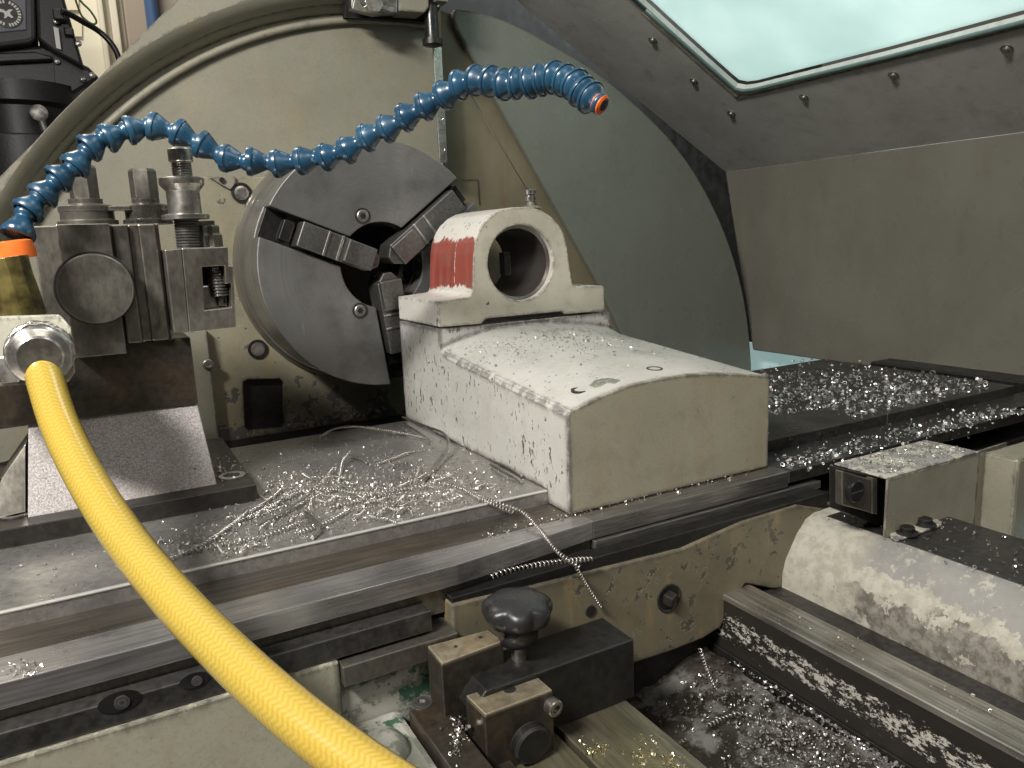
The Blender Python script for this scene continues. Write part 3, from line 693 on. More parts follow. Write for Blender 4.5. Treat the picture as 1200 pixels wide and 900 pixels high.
for x, y in ((272, 558),):
    c = A(x, y, Z=1.27); lathe(bm := NB(), c, (0,0,1), [(.95,0),(.95,.1),(.7,.12),(.7,.0)], 28, cap=False); ob('bolt_recess', bm, 'toolbright', rz, smooth=30)
    cyl(bm := NB(), c+V((0,0,-.02)), (0,0,1), .68, .05, 24); ob('bolt_hole', bm, 'black', rz)
for x, y in ((18, 603),):
    c = A(x, y, Z=1.27); lathe(bm := NB(), c, (0,0,1), [(.95,0),(.95,.1),(.7,.12),(.7,.0)], 28, cap=False); ob('bolt_recess', bm, 'toolbright', rz, smooth=30)

# ------------------------------------------------------------------ tool post
tp = thing('tool_post', 'blocky quick change tool post with two hex studs on the dark riser', 'tool post', (2, 64, 11.9))
zt0, zt1 = 11.85, 20.05
ob('body', B(A(46,330,Y=60).x, A(194,330,Y=60).x, 60.2, 71, zt0, zt1), 'tool', tp, bev=.08)
xa, xb = A(75,330,Y=58.6).x, A(137,330,Y=58.6).x
ob('centre_block', B(xa, xb, 58.6, 60.3, zt0-.6, zt1+.02), 'tool', tp, bev=.06)
dc = A(112, 338, Y=58.2)
lathe(bm := NB(), dc+V((0,.35,0)), (0,-1,0), [(2.45,0),(2.45,.06)], 48); ob('disc_shadow', bm, 'black', tp)  # black ring painted in as the round cover's shadow
lathe(bm := NB(), dc+V((0,.2,0)), (0,-1,0), [(2.3,0),(2.3,1.1),(2.22,1.2),(2.1,1.2)], 56); ob('round_cover', bm, 'tool', tp, smooth=35)
bm = NB()
for xq0, xq1, yy in ((140,158,59.2),(158,170,59.7),(170,190,59.4)):
    box(bm, A(xq0,330,Y=yy).x, A(xq1,330,Y=yy).x, yy, 60.4, zt0, zt1-.05)
ob('dovetail', bm, 'tool', tp, bev=.1)
for k, (x, yb, hh, wx) in enumerate(((104, 262, 1.0, 1.75), (174, 262, .8, 1.5))):
    c = A(x, yb, Y=62.5); c.z = zt1
    lathe(bm := NB(), c, (0,0,1), [(wx*1.1,0),(wx*1.1,.35),(wx*.98,.4),(wx*.98,.95),(wx*1.02,1.0),(wx*1.02,1.35),(wx*.8,1.45),(wx*.62,1.5),(wx*.62,1.85)], 40); fl = ob('flange', bm, 'tool', tp, smooth=35)
    lathe(bm := NB(), c+V((0,0,1.85)), (0,0,1), [(.9,0),(.95,.05),(.95,1.9 if k else 2.1),(.8,2.1 if k else 2.3)], 6, ph=.3); ob('hex_stud', bm, 'tool', fl, bev=.05)
    box(bm := NB(), c.x+wx*.6, c.x+wx*1.55, c.y-1.2, c.y+.6, c.z+1.0, c.z+1.3); ob('stop_tab', bm, 'toolbright', fl, bev=.04)
# clamping holder on the right with its height screw
th = thing('tool_holder', 'steel tool holder with square opening and tall height screw right of tool post', 'tool holder', (7.5, 60, 12))
ya = 57.6; hx0, hx1, hx2 = A(193,330,Y=ya).x, A(212,330,Y=ya).x, A(268,330,Y=ya).x
hz0, hz1 = A(240,386,Y=ya).z, A(240,290,Y=ya).z
K = lambda x, y: A(x, y, Y=ya)
ow = [K(213,291), K(267,289), K(268,310), K(237,312), K(238,326), K(240,364), K(274,362), K(277,383), K(222,389), K(219,380)]
ow = [K(213,291), K(267,289), K(268,311), K(273,311), K(277,383), K(222,389)]
wn = [K(237,313), K(262,311), K(265,332), K(273,331), K(274,361), K(240,364)]
wn = [K(237,313), K(263,311.5), K(264,333), K(271,332), K(271.5,360), K(240,363.5)]
ob('body', plate(NB(), ow, [wn], (0, 5.5, 0)), 'tool', th, bev=.06)
prism(bm := NB(), [K(193,293), K(212.6,291), K(221.6,389), K(204,390)], (.0, 5.0, 0)); ob('dovetail_side', bm, 'tool', th, bev=.06)
prism(bm := NB(), [p+V((0,3.,0)) for p in wn], (0,.3,0)); ob('window_back', bm, 'dark', th)
c = A(252, 312, Y=59); lathe(bm := NB(), c+V((0,0,.2)), (.05,0,-1), [(.62+(.08 if i%2 else 0), i*.11) for i in range(22)]+[(.35,2.5),(.3,3.0)], 24); ob('clamp_screw', bm, 'thread', th, smooth=60)
prism(bm := NB(), [K(238,336)+V((0,1.5,0)), K(270,334)+V((0,1.5,0)), K(271,361)+V((0,1.5,0)), K(240,363)+V((0,1.5,0))], (0,1.2,0)); ob('tool_shank', bm, 'toolbright', th, bev=.1)
c = A(221, 288, Y=60.)
zz = lambda y: A(218, y, Y=60).z
cx = A(216, 240, Y=60).x; base = V((cx, 60, hz1-.1))
lathe(bm := NB(), base, (0,0,1), [(.78+(.09 if i%2 else 0), i*.1) for i in range(int((zz(252)-hz1)/.1))], 24); ob('height_screw', bm, 'thread', th, smooth=60)
lathe(bm := NB(), V((cx,60,zz(257))), (0,0,1), [(1.6,0),(1.6,.3),(1.15,.4)], 36); ob('washer', bm, 'toolbright', th, smooth=30)
nz = zz(250); L_ = zz(208)-nz
lathe(bm := NB(), V((cx,60,nz)), (0,0,1), [(1.12,0),(1.12,L_*.62),(1.45,L_*.78),(1.5,L_*.82),(1.5,L_*.97),(1.35,L_)], 60); ob('knurled_nut', bm, 'toolbright', th, smooth=30)
cx2 = A(211, 180, Y=60).x
lathe(bm := NB(), V((cx2,60,nz+L_)), (0,0,1), [(.62+(.07 if i%2 else 0), i*.09) for i in range(int((zz(190)-nz-L_)/.09)+1)], 24); ob('thin_screw', bm, 'thread', th, smooth=60)
lathe(bm := NB(), V((cx2,60,zz(190))), (0,0,1), [(.78,0),(.82,.06),(.82,zz(174)-zz(190)-.1),(.7,zz(174)-zz(190))], 24); ob('cap_head', bm, 'toolbright', th, smooth=30)
for x in (249, 238):
    lathe(bm := NB(), V((A(x,280,Y=60.5).x, 60.5, hz1)), (0,0,1), [(.75,0),(.75,.9),(.6,1.0),(.6,1.5),(.5,1.6)], 6); ob('set_screw', bm, 'tool', th, bev=.04)
box(bm := NB(), cx+.3, cx+2.2, 62, 62.4, hz1, hz1+2.0); ob('stop_plate', bm, 'tool', th, bev=.05)

# ------------------------------------------------------------------ saddle
sd = thing('lathe_saddle', 'cream saddle casting with flaking oily paint below the cross slide', 'lathe saddle', (30, 36, -12))
YC = 38.5
Q = lambda x, y, Y=YC: A(x, y, Y=Y)
face = [V((16.2,YC,-3.1)), Q(560,702), Q(630,686), Q(700,668), Q(800,643), Q(870,612), Q(935,592), Q(990,600), V((56,YC,-5.2)), V((56,YC,-9.5)), V((44,YC,-9.5)), Q(905,690), Q(874,684), Q(862,700), Q(845,735), Q(825,748), Q(790,762), Q(745,777), V((16.2,YC,-10.8))]
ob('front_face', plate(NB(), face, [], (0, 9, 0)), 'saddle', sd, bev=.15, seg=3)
ob('shaded_oily_gap', B(16.3, 49, 38.75, 40.1, -4, -2.8), 'black', sd)  # black strip stands in for the shaded, oily gap under the ways
# rounded buttress ridges
bm = NB()
tube(bm, spline([Q(955,604,39.2), Q(950,622,38.9), Q(940,655,38.9), Q(932,700,39.1)], 6), 1.0, 20); ob('rib', bm, 'saddle', sd, smooth='all')
# boss with black recess and hex bolt
c = Q(784, 701, YC-.03)
lathe(bm := NB(), c, (0,-1,0), [(1.05,-.2),(1.05,.05),(.95,.06),(.9,.0),(.01,-.0)], 36, cap=False); rc = ob('bolt_recess', bm, 'black', sd, smooth=30)
lathe(bm := NB(), c+V((0,.0,0)), V((.35,-1,-.25)), [(.55,-.3),(.6,0),(.6,.4),(.5,.5)], 6, ph=.4); ob('hex_bolt', bm, 'darkbase', rc, bev=.06)
cyl(bm := NB(), Q(692, 716, YC-.03), (0,-1,0), .4, .05, 20); ob('oil_hole', bm, 'black', sd)
# apron on the left
ob('apron', B(-30, 9.2, 38.1, 44, -34, -4.25), 'apron', sd, bev=.12)
ob('apron_top_strip', B(9.25, 16.1, 37.6, 41, -5.6, -4.4), 'tool', sd, bev=.06)
ob('recess_wall', B(9.25, 16.1, 38.6, 42, -12, -5.7), 'ledge', sd)
ob('floor_ledge', B(12.5, 20, 16, 38.6, -34, -10.7), 'dark', sd)
ob('ledge', B(9.2, 12.55, 18, 38.6, -34, -8.4), 'ledge', sd, bev=.5)
lathe(bm := NB(), V((10.3, 35.2, -8.9)), (.2,-.1,1), [(1.6,0),(1.4,.9),(.9,1.4),(.3,1.6)], 20); ob('casting_lump', bm, 'ledge', sd, smooth='all')
ob('undercut_shade', B(9.2, 56, 40, 70, -30, -9.4), 'black', sd)  # solid black block stands in for the shade beneath the casting
# wing over the bed to the right
wg = [V((43.9, 0, -8.3)), V((44.2, 0, -7.2)), V((45.3, 0, -5.4)), V((46.3, 0, -4.35)), V((47.2, 0, -4.0)), V((54.6, 0, -4.0)), V((55, 0, -4.6)), V((55, 0, -12)), V((43.9, 0, -12))]
bm = NB(); n_ = 14; rings = []
for j in range(n_+1):
    t = j/n_; y = 38.6-32*t
    rings.append([bm.verts.new((p.x, y, p.z)) for p in wg])
for a, b in zip(rings, rings[1:]):
    for i in range(len(a)): bm.faces.new((a[i], b[i], b[(i+1)%len(a)], a[(i+1)%len(a)]))
bm.faces.new(rings[0]); bm.faces.new(rings[-1][::-1]); bmesh.ops.recalc_face_normals(bm, faces=bm.faces[:])
ob('wing', bm, 'wingflake', sd, smooth=28)
ob('wing_top', B(47.3, 54.5, 6, 37.4, -4.02, -3.96), 'dark', sd)
# swept fillet where wing meets the face
g = [Q(975,597,38.2), Q(1000,612,37.6), V((47.2,36.2,-4.0)), V((44.3,35.8,-7.2)), V((43.9,36.5,-8.4)), Q(952,690,38.0), Q(950,650,38.2), Q(962,615,38.2)]
bm = NB(); ctr = bm.verts.new(sum(g, V())/len(g)+V((-.1,-.35,.15))); vs = [bm.verts.new(p) for p in g]
for i in range(len(vs)): bm.faces.new((ctr, vs[i], vs[(i+1)%len(vs)]))
bmesh.ops.subdivide_edges(bm, edges=bm.edges[:], cuts=2, use_grid_fill=True)
bmesh.ops.recalc_face_normals(bm, faces=bm.faces[:])
e = bmesh.ops.extrude_face_region(bm, geom=bm.faces[:]); bmesh.ops.translate(bm, verts=[q_ for q_ in e['geom'] if isinstance(q_, bmesh.types.BMVert)], vec=(.8,2.2,-.8))
bmesh.ops.recalc_face_normals(bm, faces=bm.faces[:]); ob('wing_fillet', bm, 'wingflake', sd, smooth='all')

# ------------------------------------------------------------------ bed
bd = thing('lathe_bed', 'lathe bed with bright ground rail running towards the lower right corner', 'lathe bed', (38, 20, -20))
ob('rail', B(37.75, 40.55, 5, 39, -8.75, -8.3), 'rail', bd, bev=.06)
ob('rail_flank', B(37.8, 40.5, 5, 60, -12.7, -8.75), 'flank', bd, bev=.05, org=(38, 20, -12.7))
ob('inner_ledge', B(40.5, 44.6, 5, 60, -12.5, -9.4), 'dark', bd, bev=.05)
ob('green_ledge', B(40.55, 41.5, 5, 39, -9.4, -9.05), 'greymetal', bd, bev=.05)
ob('outer_web', B(44.6, 56, 5, 60, -30, -12.1), 'black', bd)
ob('lower_web', B(37.7, 44, 5, 60, -30, -12.72), 'black', bd)
def FZ(x): return -13.4-(37.7-x)*.16
fl = NB(); gx, gy = 60, 60
vv = [[fl.verts.new((2+35.5*i/gx, 3+42*j/gy, FZ(2+35.5*i/gx)+.3*math.sin(i*.4)*math.cos(j*.3)+random.uniform(-.15,.15))) for i in range(gx+1)] for j in range(gy+1)]
for j in range(gy):
    for i in range(gx): fl.faces.new((vv[j][i], vv[j][i+1], vv[j+1][i+1], vv[j+1][i]))
tag(ob('pit_floor', fl, 'grime', bd, smooth='all'))

# ------------------------------------------------------------------ sheet covers on the right
cv = thing('sheet_metal_cover', 'cream folded sheet cover bolted on the saddle wing at right', 'sheet cover', (52, 33, -4))
yc = 32.25
zt = .55; cx0, cx1 = 47.0, 57.9
ob('top_sheet', B(cx0-.1, cx1, yc, 36.6, zt-.15, zt), 'wing', cv, bev=.05)
ob('front_sheet', B(cx0, cx1, yc-.02, yc+.16, -6.5, zt-.16), 'bracketcover', cv, bev=.05)
prism(bm := NB(), [V((cx1+.02, yc, zt)), V((cx1+.02, yc, -7)), V((A(1177,560,Y=33.4).x, 33.4, -7)), V((A(1177,560,Y=33.4).x, 33.4, zt-.55))], (0, .2, 0)); ob('angled_sheet', bm, 'bracketcover', cv)
ft = ob('foot_tab', prism(NB(), [A(1041,622,Z=-3.9), A(1044,632,Z=-3.9), A(1052,635,Z=-3.9), A(1103,617,Z=-3.9), A(1104,613,Z=-3.9), A(1085,606,Z=-3.9)], (0,0,.14)), 'wing', cv, bev=.03)
for x, y in ((1063,625), (1084,615)):
    c = A(x, y, Z=-3.76)
    lathe(bm := NB(), c, (0,0,1), [(.75,0),(.75,.12),(.5,.14),(.5,.5),(.4,.55),(.01,.5)], 20); ob('button_screw', bm, 'black', ft, smooth=40)
# block with slotted screw inside the open end
eb = thing('end_block', 'small grey block with black slotted screw inside the sheet cover opening', 'end block', (49, 36, -4))
E_ = lambda x, y, Y=33.0: A(x, y, Y=Y)
prism(bm := NB(), [E_(987,552), E_(1021,562), E_(1021,601), E_(987,592)], (0,.6,0)); ob('plate', bm, 'tool', eb, bev=.08)
prism(bm := NB(), [E_(1022,560), E_(1028,561), E_(1028,603), E_(1022,602)], (0,.5,0)); ob('side_clip', bm, 'tool', eb, bev=.04)
prism(bm := NB(), [E_(989,550,33.7), E_(1040,562,33.7), E_(1040,620,33.7), E_(989,600,33.7)], (0,1.2,0)); ob('housing', bm, 'black', eb)
c = E_(1000, 575, 32.97)
lathe(bm := NB(), c, (0,-1,0), [(.80,0),(.80,.25),(.72,.33)], 32); sl = ob('screw_head', bm, 'rubber', eb, smooth=35)
bm = NB(); box(bm, c.x-.6, c.x+.6, c.y-.36, c.y-.32, c.z-.05, c.z+.05); ob('slot', bm, 'dark', sl)
c2 = thing('second_cover', 'cream box cover cut off by the right edge of the picture', 'box cover', (64, 32, -7))
ob('body', B(A(1192,560,Y=30).x, 75, 30.0, 32.6, -8, A(1193,539,Y=30).z), 'bracketcover', c2, bev=.25)
tag(ob('blue_tray', B(56, 70, 26.5, 31, -9.5, -6.8), 'ltblue', None, bev=.2), 'small pale blue tray corner below the right hand covers', 'tray')

# ------------------------------------------------------------------ foreground stop clamp
sl_ = thing('steel_slide_bar', 'wide flat steel bar with yellow oily chips running under the stop clamp', 'steel bar', (22, 20, -12))
ob('bar', B(20.4, 25.3, -2, 37.5, -12.5, -9.88), 'greymetal', sl_, bev=.08)
ob('side_bar', B(16.5, 20.1, -2, 34.5, -12.5, -10.0), 'greymetal', sl_, bev=.08)
cl = thing('stop_clamp', 'black stop clamp with round lobed knob in the foreground', 'stop clamp', (20, 34, -9.9))
ob('base_plate', B(12.6, 14.5, 18, 37.1, -9.9, -7.85), 'brownblock', cl, bev=.1)
ob('base_recess', B(14.5, 16.45, 18, 37.0, -10.6, -9.5), 'brownblock', cl, bev=.05)
c = A(494, 824, Z=-7.83)
lathe(bm := NB(), c, (0,0,1), [(.62,0),(.62,.05),(.5,.06),(.5,-.1)], 28, cap=False); lathe(bm, c+V((0,0,-.1)), (0,0,1), [(.46,0),(.46,.2),(.25,.2)], 24, cap=False); lathe(bm, c+V((0,0,.1)), (0,0,1), [(.25,0),(.25,-.12),(.01,-.12)], 6, cap=False); ob('cap_screw', bm, 'bolt', cl, smooth=30)
T = -6.0
nr, fr = A(742, 750, Z=T), A(708, 722, Z=T)
nl, fl_ = A(556, 806, Z=T), A(523, 765, Z=T)
y0_, y1_ = 33.75, 37.0
ob('bar', prism(NB(), [V((15.6,y0_,-9.85)), V((25.9,y0_,-9.85)), V((25.9,y0_,T)), V((15.9,y0_,T)), V((15.0,y0_,-7.0))], (0, y1_-y0_, 0)), 'black', cl, bev=.09)
# rear jaw with rusty ground top
def jaw(px, name, zt_, h, lab):
    p = [A(x, y, Z=zt_) for x, y in px]
    o_ = prism(NB(), [q_+V((0,0,-.12)) for q_ in p], (0,0,-h)); o = ob(name, o_, 'brownblock', cl, bev=.08)
    ob('ground_top', prism(NB(), [q_+(sum(p, V())/4-q_)*.03 for q_ in p], (0,0,-.125)), 'rusttop', o, bev=.03); return o, p
j1, p1_ = jaw(((500,757),(572,738),(590,751),(517,778)), 'rear_jaw', -4.6, 4.2, '')
j2, p2_ = jaw(((545,815),(626,789),(648,808),(568,838)), 'front_jaw', -6.3, 5.0, '')
for x, y, z_ in ((534,758,-4.6),(563,747,-4.6)): cyl(bm := NB(), A(x,y,Z=z_), (0,0,1), .12, .03, 12); ob('pin_hole', bm, 'black', j1)
cyl(bm := NB(), A(597,808,Z=-6.3), (0,0,1), .36, .02, 24); h_ = ob('threaded_hole', bm, 'black', j2)
# round boss and cap screw on the front jaw
yj = min(q_.y for q_ in p2_)
c = A(620, 868, Y=yj-.05)
lathe(bm := NB(), c+V((0,.1,0)), (.03,-1,-.1), [(1.12,0),(1.12,.5),(1.02,.62),(.9,.62)], 40); ob('round_boss', bm, 'black', j2, smooth=35)
c = A(650, 829, Y=yj-.3)
lathe(bm := NB(), c+V((-.1,.9,0)), (.12,-1,-.05), [(.3,0),(.45,.3),(.48,.4),(.48,1.0),(.42,1.06),(.26,1.06),(.26,.85),(.01,.85)], 28); ob('cap_screw', bm, 'bolt', j2, smooth=35)
# knob
kb = A(608, 772, Z=T); 
lathe(bm := NB(), kb+V((0,0,-.2)), (.02,0,1), [(.40+(.035 if i%2 else 0), i*.09) for i in range(16)], 20); ob('stud', bm, 'toolbright', cl, smooth=60)
bm = NB(); prof = [(.62,0),(.95,.12),(1.0,.6),(1.02,.95),(1.3,1.15),(1.62,1.35),(1.78,1.7),(1.78,1.95),(1.70,2.15),(1.55,2.3),(1.25,2.42),(.7,2.5),(.1,2.52)]
c0 = kb+V((0,0,1.05)); u, w_, a_ = frame((.02,0,1)); rg = []
for r, h in prof:
    ring = []; f_ = max(0, min(1, (h-1.0)/.6))*(1 if h < 2.1 else max(0, 1-(h-2.1)/.35))
    for i in range(84):
        t = 2*math.pi*i/84; q_ = .5+.5*math.cos(7*t); rr = r*1.27*(1-.17*f_*(1-q_**.5))
        ring.append(bm.verts.new(c0+a_*h*1.12+(u*math.cos(t)+w_*math.sin(t))*rr*.93))
    rg.append(ring)
for a, b in zip(rg, rg[1:]):
    for i in range(84): bm.faces.new((a[i], a[(i+1)%84], b[(i+1)%84], b[i]))
bm.faces.new(rg[0][::-1]); bm.faces.new(rg[-1]); bmesh.ops.recalc_face_normals(bm, faces=bm.faces[:])
ob('knob', bm, 'knob', cl, smooth='all')

# ------------------------------------------------------------------ yellow hose and its fitting
DF = 44.
ff_ = thing('hose_fitting', 'square metal manifold block joining the yellow hose and blue hose', 'pipe fitting', A(40, 450, D=DF))
H_ = lambda x, y, D=DF: A(x, y, D=D)
fdir = ray(40, 410).normalized()
prism(bm := NB(), [H_(-40,372), H_(8,370), H_(70,368), H_(84,384), H_(88,436), H_(80,448), H_(-40,455)], fdir*4); ob('block', bm, 'fitting' if 'fitting' in M else 'cover', ff_, bev=.12, seg=3)
bm = NB(); hc = H_(47, 408, DF-.2); hd = (H_(46, 424, DF-3)-hc).normalized()
lathe(bm, hc-hd*.3, hd, [(1.62,0),(1.62,.5),(1.45,.62)], 6, ph=.5); ob('hex_nut', bm, 'tool', ff_, bev=.06)
bm = NB()
lathe(bm, hc+hd*.3, hd, [(1.42+(.14 if i%2 else -.04), .2*i) for i in range(10)]+[(1.2, 2.0), (1.1, 2.1)], 40); ob('ribbed_collar', bm, 'toolbright', ff_, smooth=12)
for q0 in (0., .12, .24):
    tube(bm := NB(), [hc+hd*(.9+q0*2+.45*math.sin(t))+(frame(hd)[0]*math.cos(t)+frame(hd)[1]*math.sin(t))*(1.58+.05*math.sin(t*12+q0*20)) for t in [i*.12 for i in range(54)]], .12, 8); ob('wire_clamp', bm, 'toolbright', ff_)
prism(bm := NB(), [H_(-10,418,DF-1.5), H_(22,415,DF-1.5), H_(24,448,DF-1.5), H_(-10,452,DF-1.5)], fdir*1.2); ob('clamp_ear', bm, 'toolbright', ff_, bev=.15)
lathe(bm := NB(), H_(29, 372, 45.5), V((-.12,0,1)), [(1.25,0),(1.2,1.2),(1.12,2.6),(1.15,3.6)], 10); ob('adapter', bm, 'amber', ff_, bev=.05)
cyl(bm := NB(), H_(-8, 337, 45.5), (1,0,0), .42, 1.6, 12); ob('valve_stem', bm, 'thread', ff_)
yh = spline([H_(46,406,43.6), H_(48,424,42.9), H_(56,455,42), H_(72,502,40.5), H_(104,566,38.2), H_(150,636,35.8), H_(206,704,33.2), H_(272,772,30.6), H_(345,838,28.2), H_(425,900,26.2), H_(520,965,24), H_(640,1050,22)], 14)
o = ob('yellow_hose', tube(NB(), yh, .95, 40, uv=True, cap=False), 'hose'); tag(o, 'thick yellow braided hose curving from the fitting to the bottom edge', 'hose')

# ------------------------------------------------------------------ blue segmented hose
bh = thing('blue_coolant_hose', 'blue jointed coolant hose arching over the chuck with orange nozzle tip', 'coolant hose', H_(20, 290, 46))
C_ = [(19,276,46),(30,250,46.6),(47,231,47.2),(66,213,47.8),(86,197,48.3),(103,177,48.8),(122,161,49.3),(148,153,50),(175,148,50.6),(205,155,51),(232,168,51.3),(260,183,51.6),(290,190,51.8),(320,191,52),(349,189,52),(377,184,51.8),(402,177,51.5),(426,164,51.1),(449,152,50.7),(472,141,50.2),(495,128,49.6),(517,114,49),(536,102,48.3),(554,95,47.6),(572,96,46.9),(588,99,46.3),(604,99,45.7),(619,97,45.2),(634,93,44.7),(648,91,44.2),(661,93,43.7),(673,99,43.3),(683,107,42.9),(693,116,42.6),(703,122,42.3)]
P_ = [A(x, y, D=d) for x, y, d in C_]
rot_flip = 13
def bell(bm, c, ax, L, r):
    prof = [(.50,-.2),(.62,-.12),(.69,0),(.66,.10),(.56,.17),(.56,.25),(.66,.36),(.82,.52),(.95,.66),(.97,.74),(1.06,.77),(1.07,.93),(1.02,.98),(.84,.99),(.80,.9)]
    k = min(1., L/1.35)
    lathe(bm, c, ax, [(a*r, h*max(L,.95)*1.02) for a, h in prof], 24)
for i in range(len(P_)-1):
    a, b = P_[i], P_[i+1]; d = b-a; L = d.length
    if i == 0: pass
    jit = V((random.uniform(-.08,.08), random.uniform(-.08,.08), random.uniform(-.08,.08)))
    if i < 13: c, ax = b, -(d.normalized()+jit)      # cups open back towards the manifold
    else: c, ax = a, d.normalized()+jit
    if i < 13: c, ax = a, d.normalized()+jit
    bm = NB(); bell(bm, b, -ax, L, .90)
    ob('hose_joint', bm, 'blue', bh, smooth='all' if 0 else 50)
oc = A(19, 290, D=46)
lathe(bm := NB(), A(22, 303, D=46), V((-.1,0,1)), [(1.0,0),(1.02,.5),(.95,1.0),(.7,1.1)], 24); ob('orange_collar', bm, 'orange', bh, smooth=40)
d = (P_[-1]-P_[-2]).normalized()
lathe(bm := NB(), P_[-1]-d*.3, d+V((.3,-.3,-.2)), [(.5,0),(.54,.25),(.56,.45),(.44,.55),(.33,.55),(.28,.2)], 24, cap=False); ob('orange_nozzle', bm, 'orange', bh, smooth=40)
o = ob('orange_valve_lever', prism(NB(), [H_(-14,300,45), H_(2,288,45), H_(5,300,45), H_(-4,322,45), H_(-14,326,45)], fdir*.8), 'orange', ff_, bev=.1)

# ------------------------------------------------------------------ background: workshop wall, milling head
tag(ob('workshop_wall', B(-70, 140, 330, 334, -60, 260), 'wall', None), kind='structure')
G = lambda x, y, Y=329.5: A(x, y, Y=Y)
for k, (xa_, xb_) in enumerate(((118,124),(131,140))):
    o = ob('wall_pilaster', B(G(xa_,40).x, G(xb_,40).x, 324, 330, -60, 260), 'wall', None, bev=.5)
    tag(o, ('narrow' if not k else 'wider')+' cream vertical wall rib '+('nearest the wall notices' if not k else 'left of the blue pipe'), 'wall rib')
cyl(bm := NB(), G(181,40,318)+V((0,0,-100)), (0,0,1), 2.2, 260, 16); tag(ob('blue_pipe', bm, 'bluepipe', smooth=40), 'thin dark blue vertical pipe behind the headstock shoulder', 'pipe')
o = ob('wall_column', B(G(146,30).x, G(230,30).x, 322, 330, -60, 260), 'millgrey', None, bev=.5); tag(o, 'wide brownish column behind the blue pipe', 'column')
M['colbrown'] = N('brown_column_paint').fin((.34,.28,.23), .6); o.data.materials[0] = M['colbrown']  # one even brown over the whole column
for k, (a, b, c, d_) in enumerate(((74,-6,92,12),(77,20,96,43))):
    o = ob('wall_notice', prism(NB(), [G(a,b), G(c,b), G(c,d_), G(a,d_)], (0,-.4,0)), 'poster'); tag(o, ('upper' if not k else 'lower')+' small printed notice on the cream wall', 'notice', 'printed notices')
ml = thing('milling_machine_head', 'black milling machine head with round emblem at the upper left corner', 'milling machine', G(40, 190, 250))
K_ = lambda x, y, Y=240.: A(x, y, Y=Y)
prism(bm := NB(), [K_(-60,-40), K_(40,-40), K_(42,46), K_(34,50), K_(-60,62)], (0,14,0)); ob('front_housing', bm, 'millgrey', ml, bev=1.)
prism(bm := NB(), [K_(40.5,-40), K_(72,-40), K_(76,0), K_(99,80), K_(62,60), K_(44,46)], (0,20,0)); ob('side_housing', bm, 'mill', ml, bev=.8)
prism(bm := NB(), [K_(-60,63,244), K_(50,52,244), K_(104,78,244), K_(118,92,244), K_(68,122,244), K_(-60,122,244)], (0,22,0)); ob('lower_casting', bm, 'mill', ml, bev=1.)
prism(bm := NB(), [K_(61,70,243.5), K_(62.2,70,243.5), K_(66,115,243.5), K_(64.8,115,243.5)], (0,.3,0)); ob('casting_seam', bm, 'millgrey', ml)
prism(bm := NB(), [K_(-60,64,241), K_(40,60,241), K_(62,66,241), K_(62,70,241), K_(-60,76,241)], (0,3,0)); ob('parting_ledge', bm, 'mill', ml, bev=.5)
lathe(bm := NB(), K_(28, 150, 252), (0,0,1), [(17,-14),(17,-4),(13,-3),(13,4),(15,5),(15,10)], 40); ob('quill_collar', bm, 'mill', ml, smooth=40)
cyl(bm := NB(), K_(20, 152, 252)+V((0,0,-60)), (0,0,1), 15, 44, 32); ob('quill', bm, 'mill', ml, smooth=40)
lathe(bm := NB(), K_(46, 133, 236), (0,-1,0), [(2.0,0),(2.0,1.2),(1,1.5)], 20); lathe(bm, K_(46,133,236), (.15,-.2,-1), [(.9,0),(.7,7)], 12); ob('clamp_lever', bm, 'bolt', ml, smooth=40)
prism(bm := NB(), [K_(-60,-40,239.6), K_(30,-40,239.6), K_(31,35,239.6), K_(-60,44,239.6)], (0,.5,0)); bp = ob('badge_plate', bm, 'badge', ml, bev=.2)
bcn = K_(8, 16, 239.4)
lathe(bm := NB(), bcn, (0,-1,0), [(3.4,0),(3.4,.15)], 40); ob('badge_disc', bm, 'rubber', bp)
bm = NB()
for i in range(26):
    if i in (6, 19): continue
    t = 2*math.pi*i/26; e = V((math.cos(t), 0, math.sin(t))); n2 = V((-e.z, 0, e.x)); c = bcn+V((0,-.35,0))+e*2.72
    prism(bm, [c-e*.35-n2*.2, c+e*.35-n2*.2, c+e*.35+n2*.2, c-e*.35+n2*.2], (0,.1,0))
em = [(-1.3,.9),(-.5,.75),(-.1,.35),(.5,.9),(1.4,1.0),(.7,.3),(.75,-.2),(1.3,-.75),(.8,-1.0),(.2,-.55),(-.3,-1.1),(-.7,-1.2),(-.45,-.4),(-.6,.1),(-1.4,.2),(-1.6,.6)]
prism(bm, [bcn+V((x*1.05,-.35,z*1.05)) for x, z in em], (0,.1,0)); ob('emblem', bm, 'white', bp)
for x, y in ((92,51),(67,72),(70,104),(108,88),(97,93),(66,25)):
    lathe(bm := NB(), K_(x, y, 238.5 if y < 60 else 243.2), (0,-1,0), [(.8,0),(.7,.5),(.1,.7)], 14); ob('cap_screw', bm, 'toolbright', ml, smooth=40)
prism(bm := NB(), [K_(62.5,31,238), K_(68.5,33,238), K_(71.5,58,238), K_(66,56,238)], (0,.3,0)); ob('rating_label', bm, 'white', ml)
box(bm := NB(), K_(61,10,236).x, K_(74,10,236).x, 236, 240, K_(61,22,236).z, K_(61,9,236).z); ob('plug_socket', bm, 'rubber', ml, bev=.3)
box(bm := NB(), K_(71,10,238).x, K_(83,10,238).x, 238, 242, K_(70,41,238).z, K_(70,31,238).z); ob('switch_box', bm, 'rubber', ml, bev=.4)
o = ob('black_cable', tube(NB(), spline([K_(72,13,235), K_(82,17,236), K_(98,26,238), K_(115,36,240), K_(128,48,240), K_(137,62,240), K_(142,80,240)], 8), .75, 10), 'rubber'); tag(o, 'black power cable curving out of the milling head past the wall', 'cable')
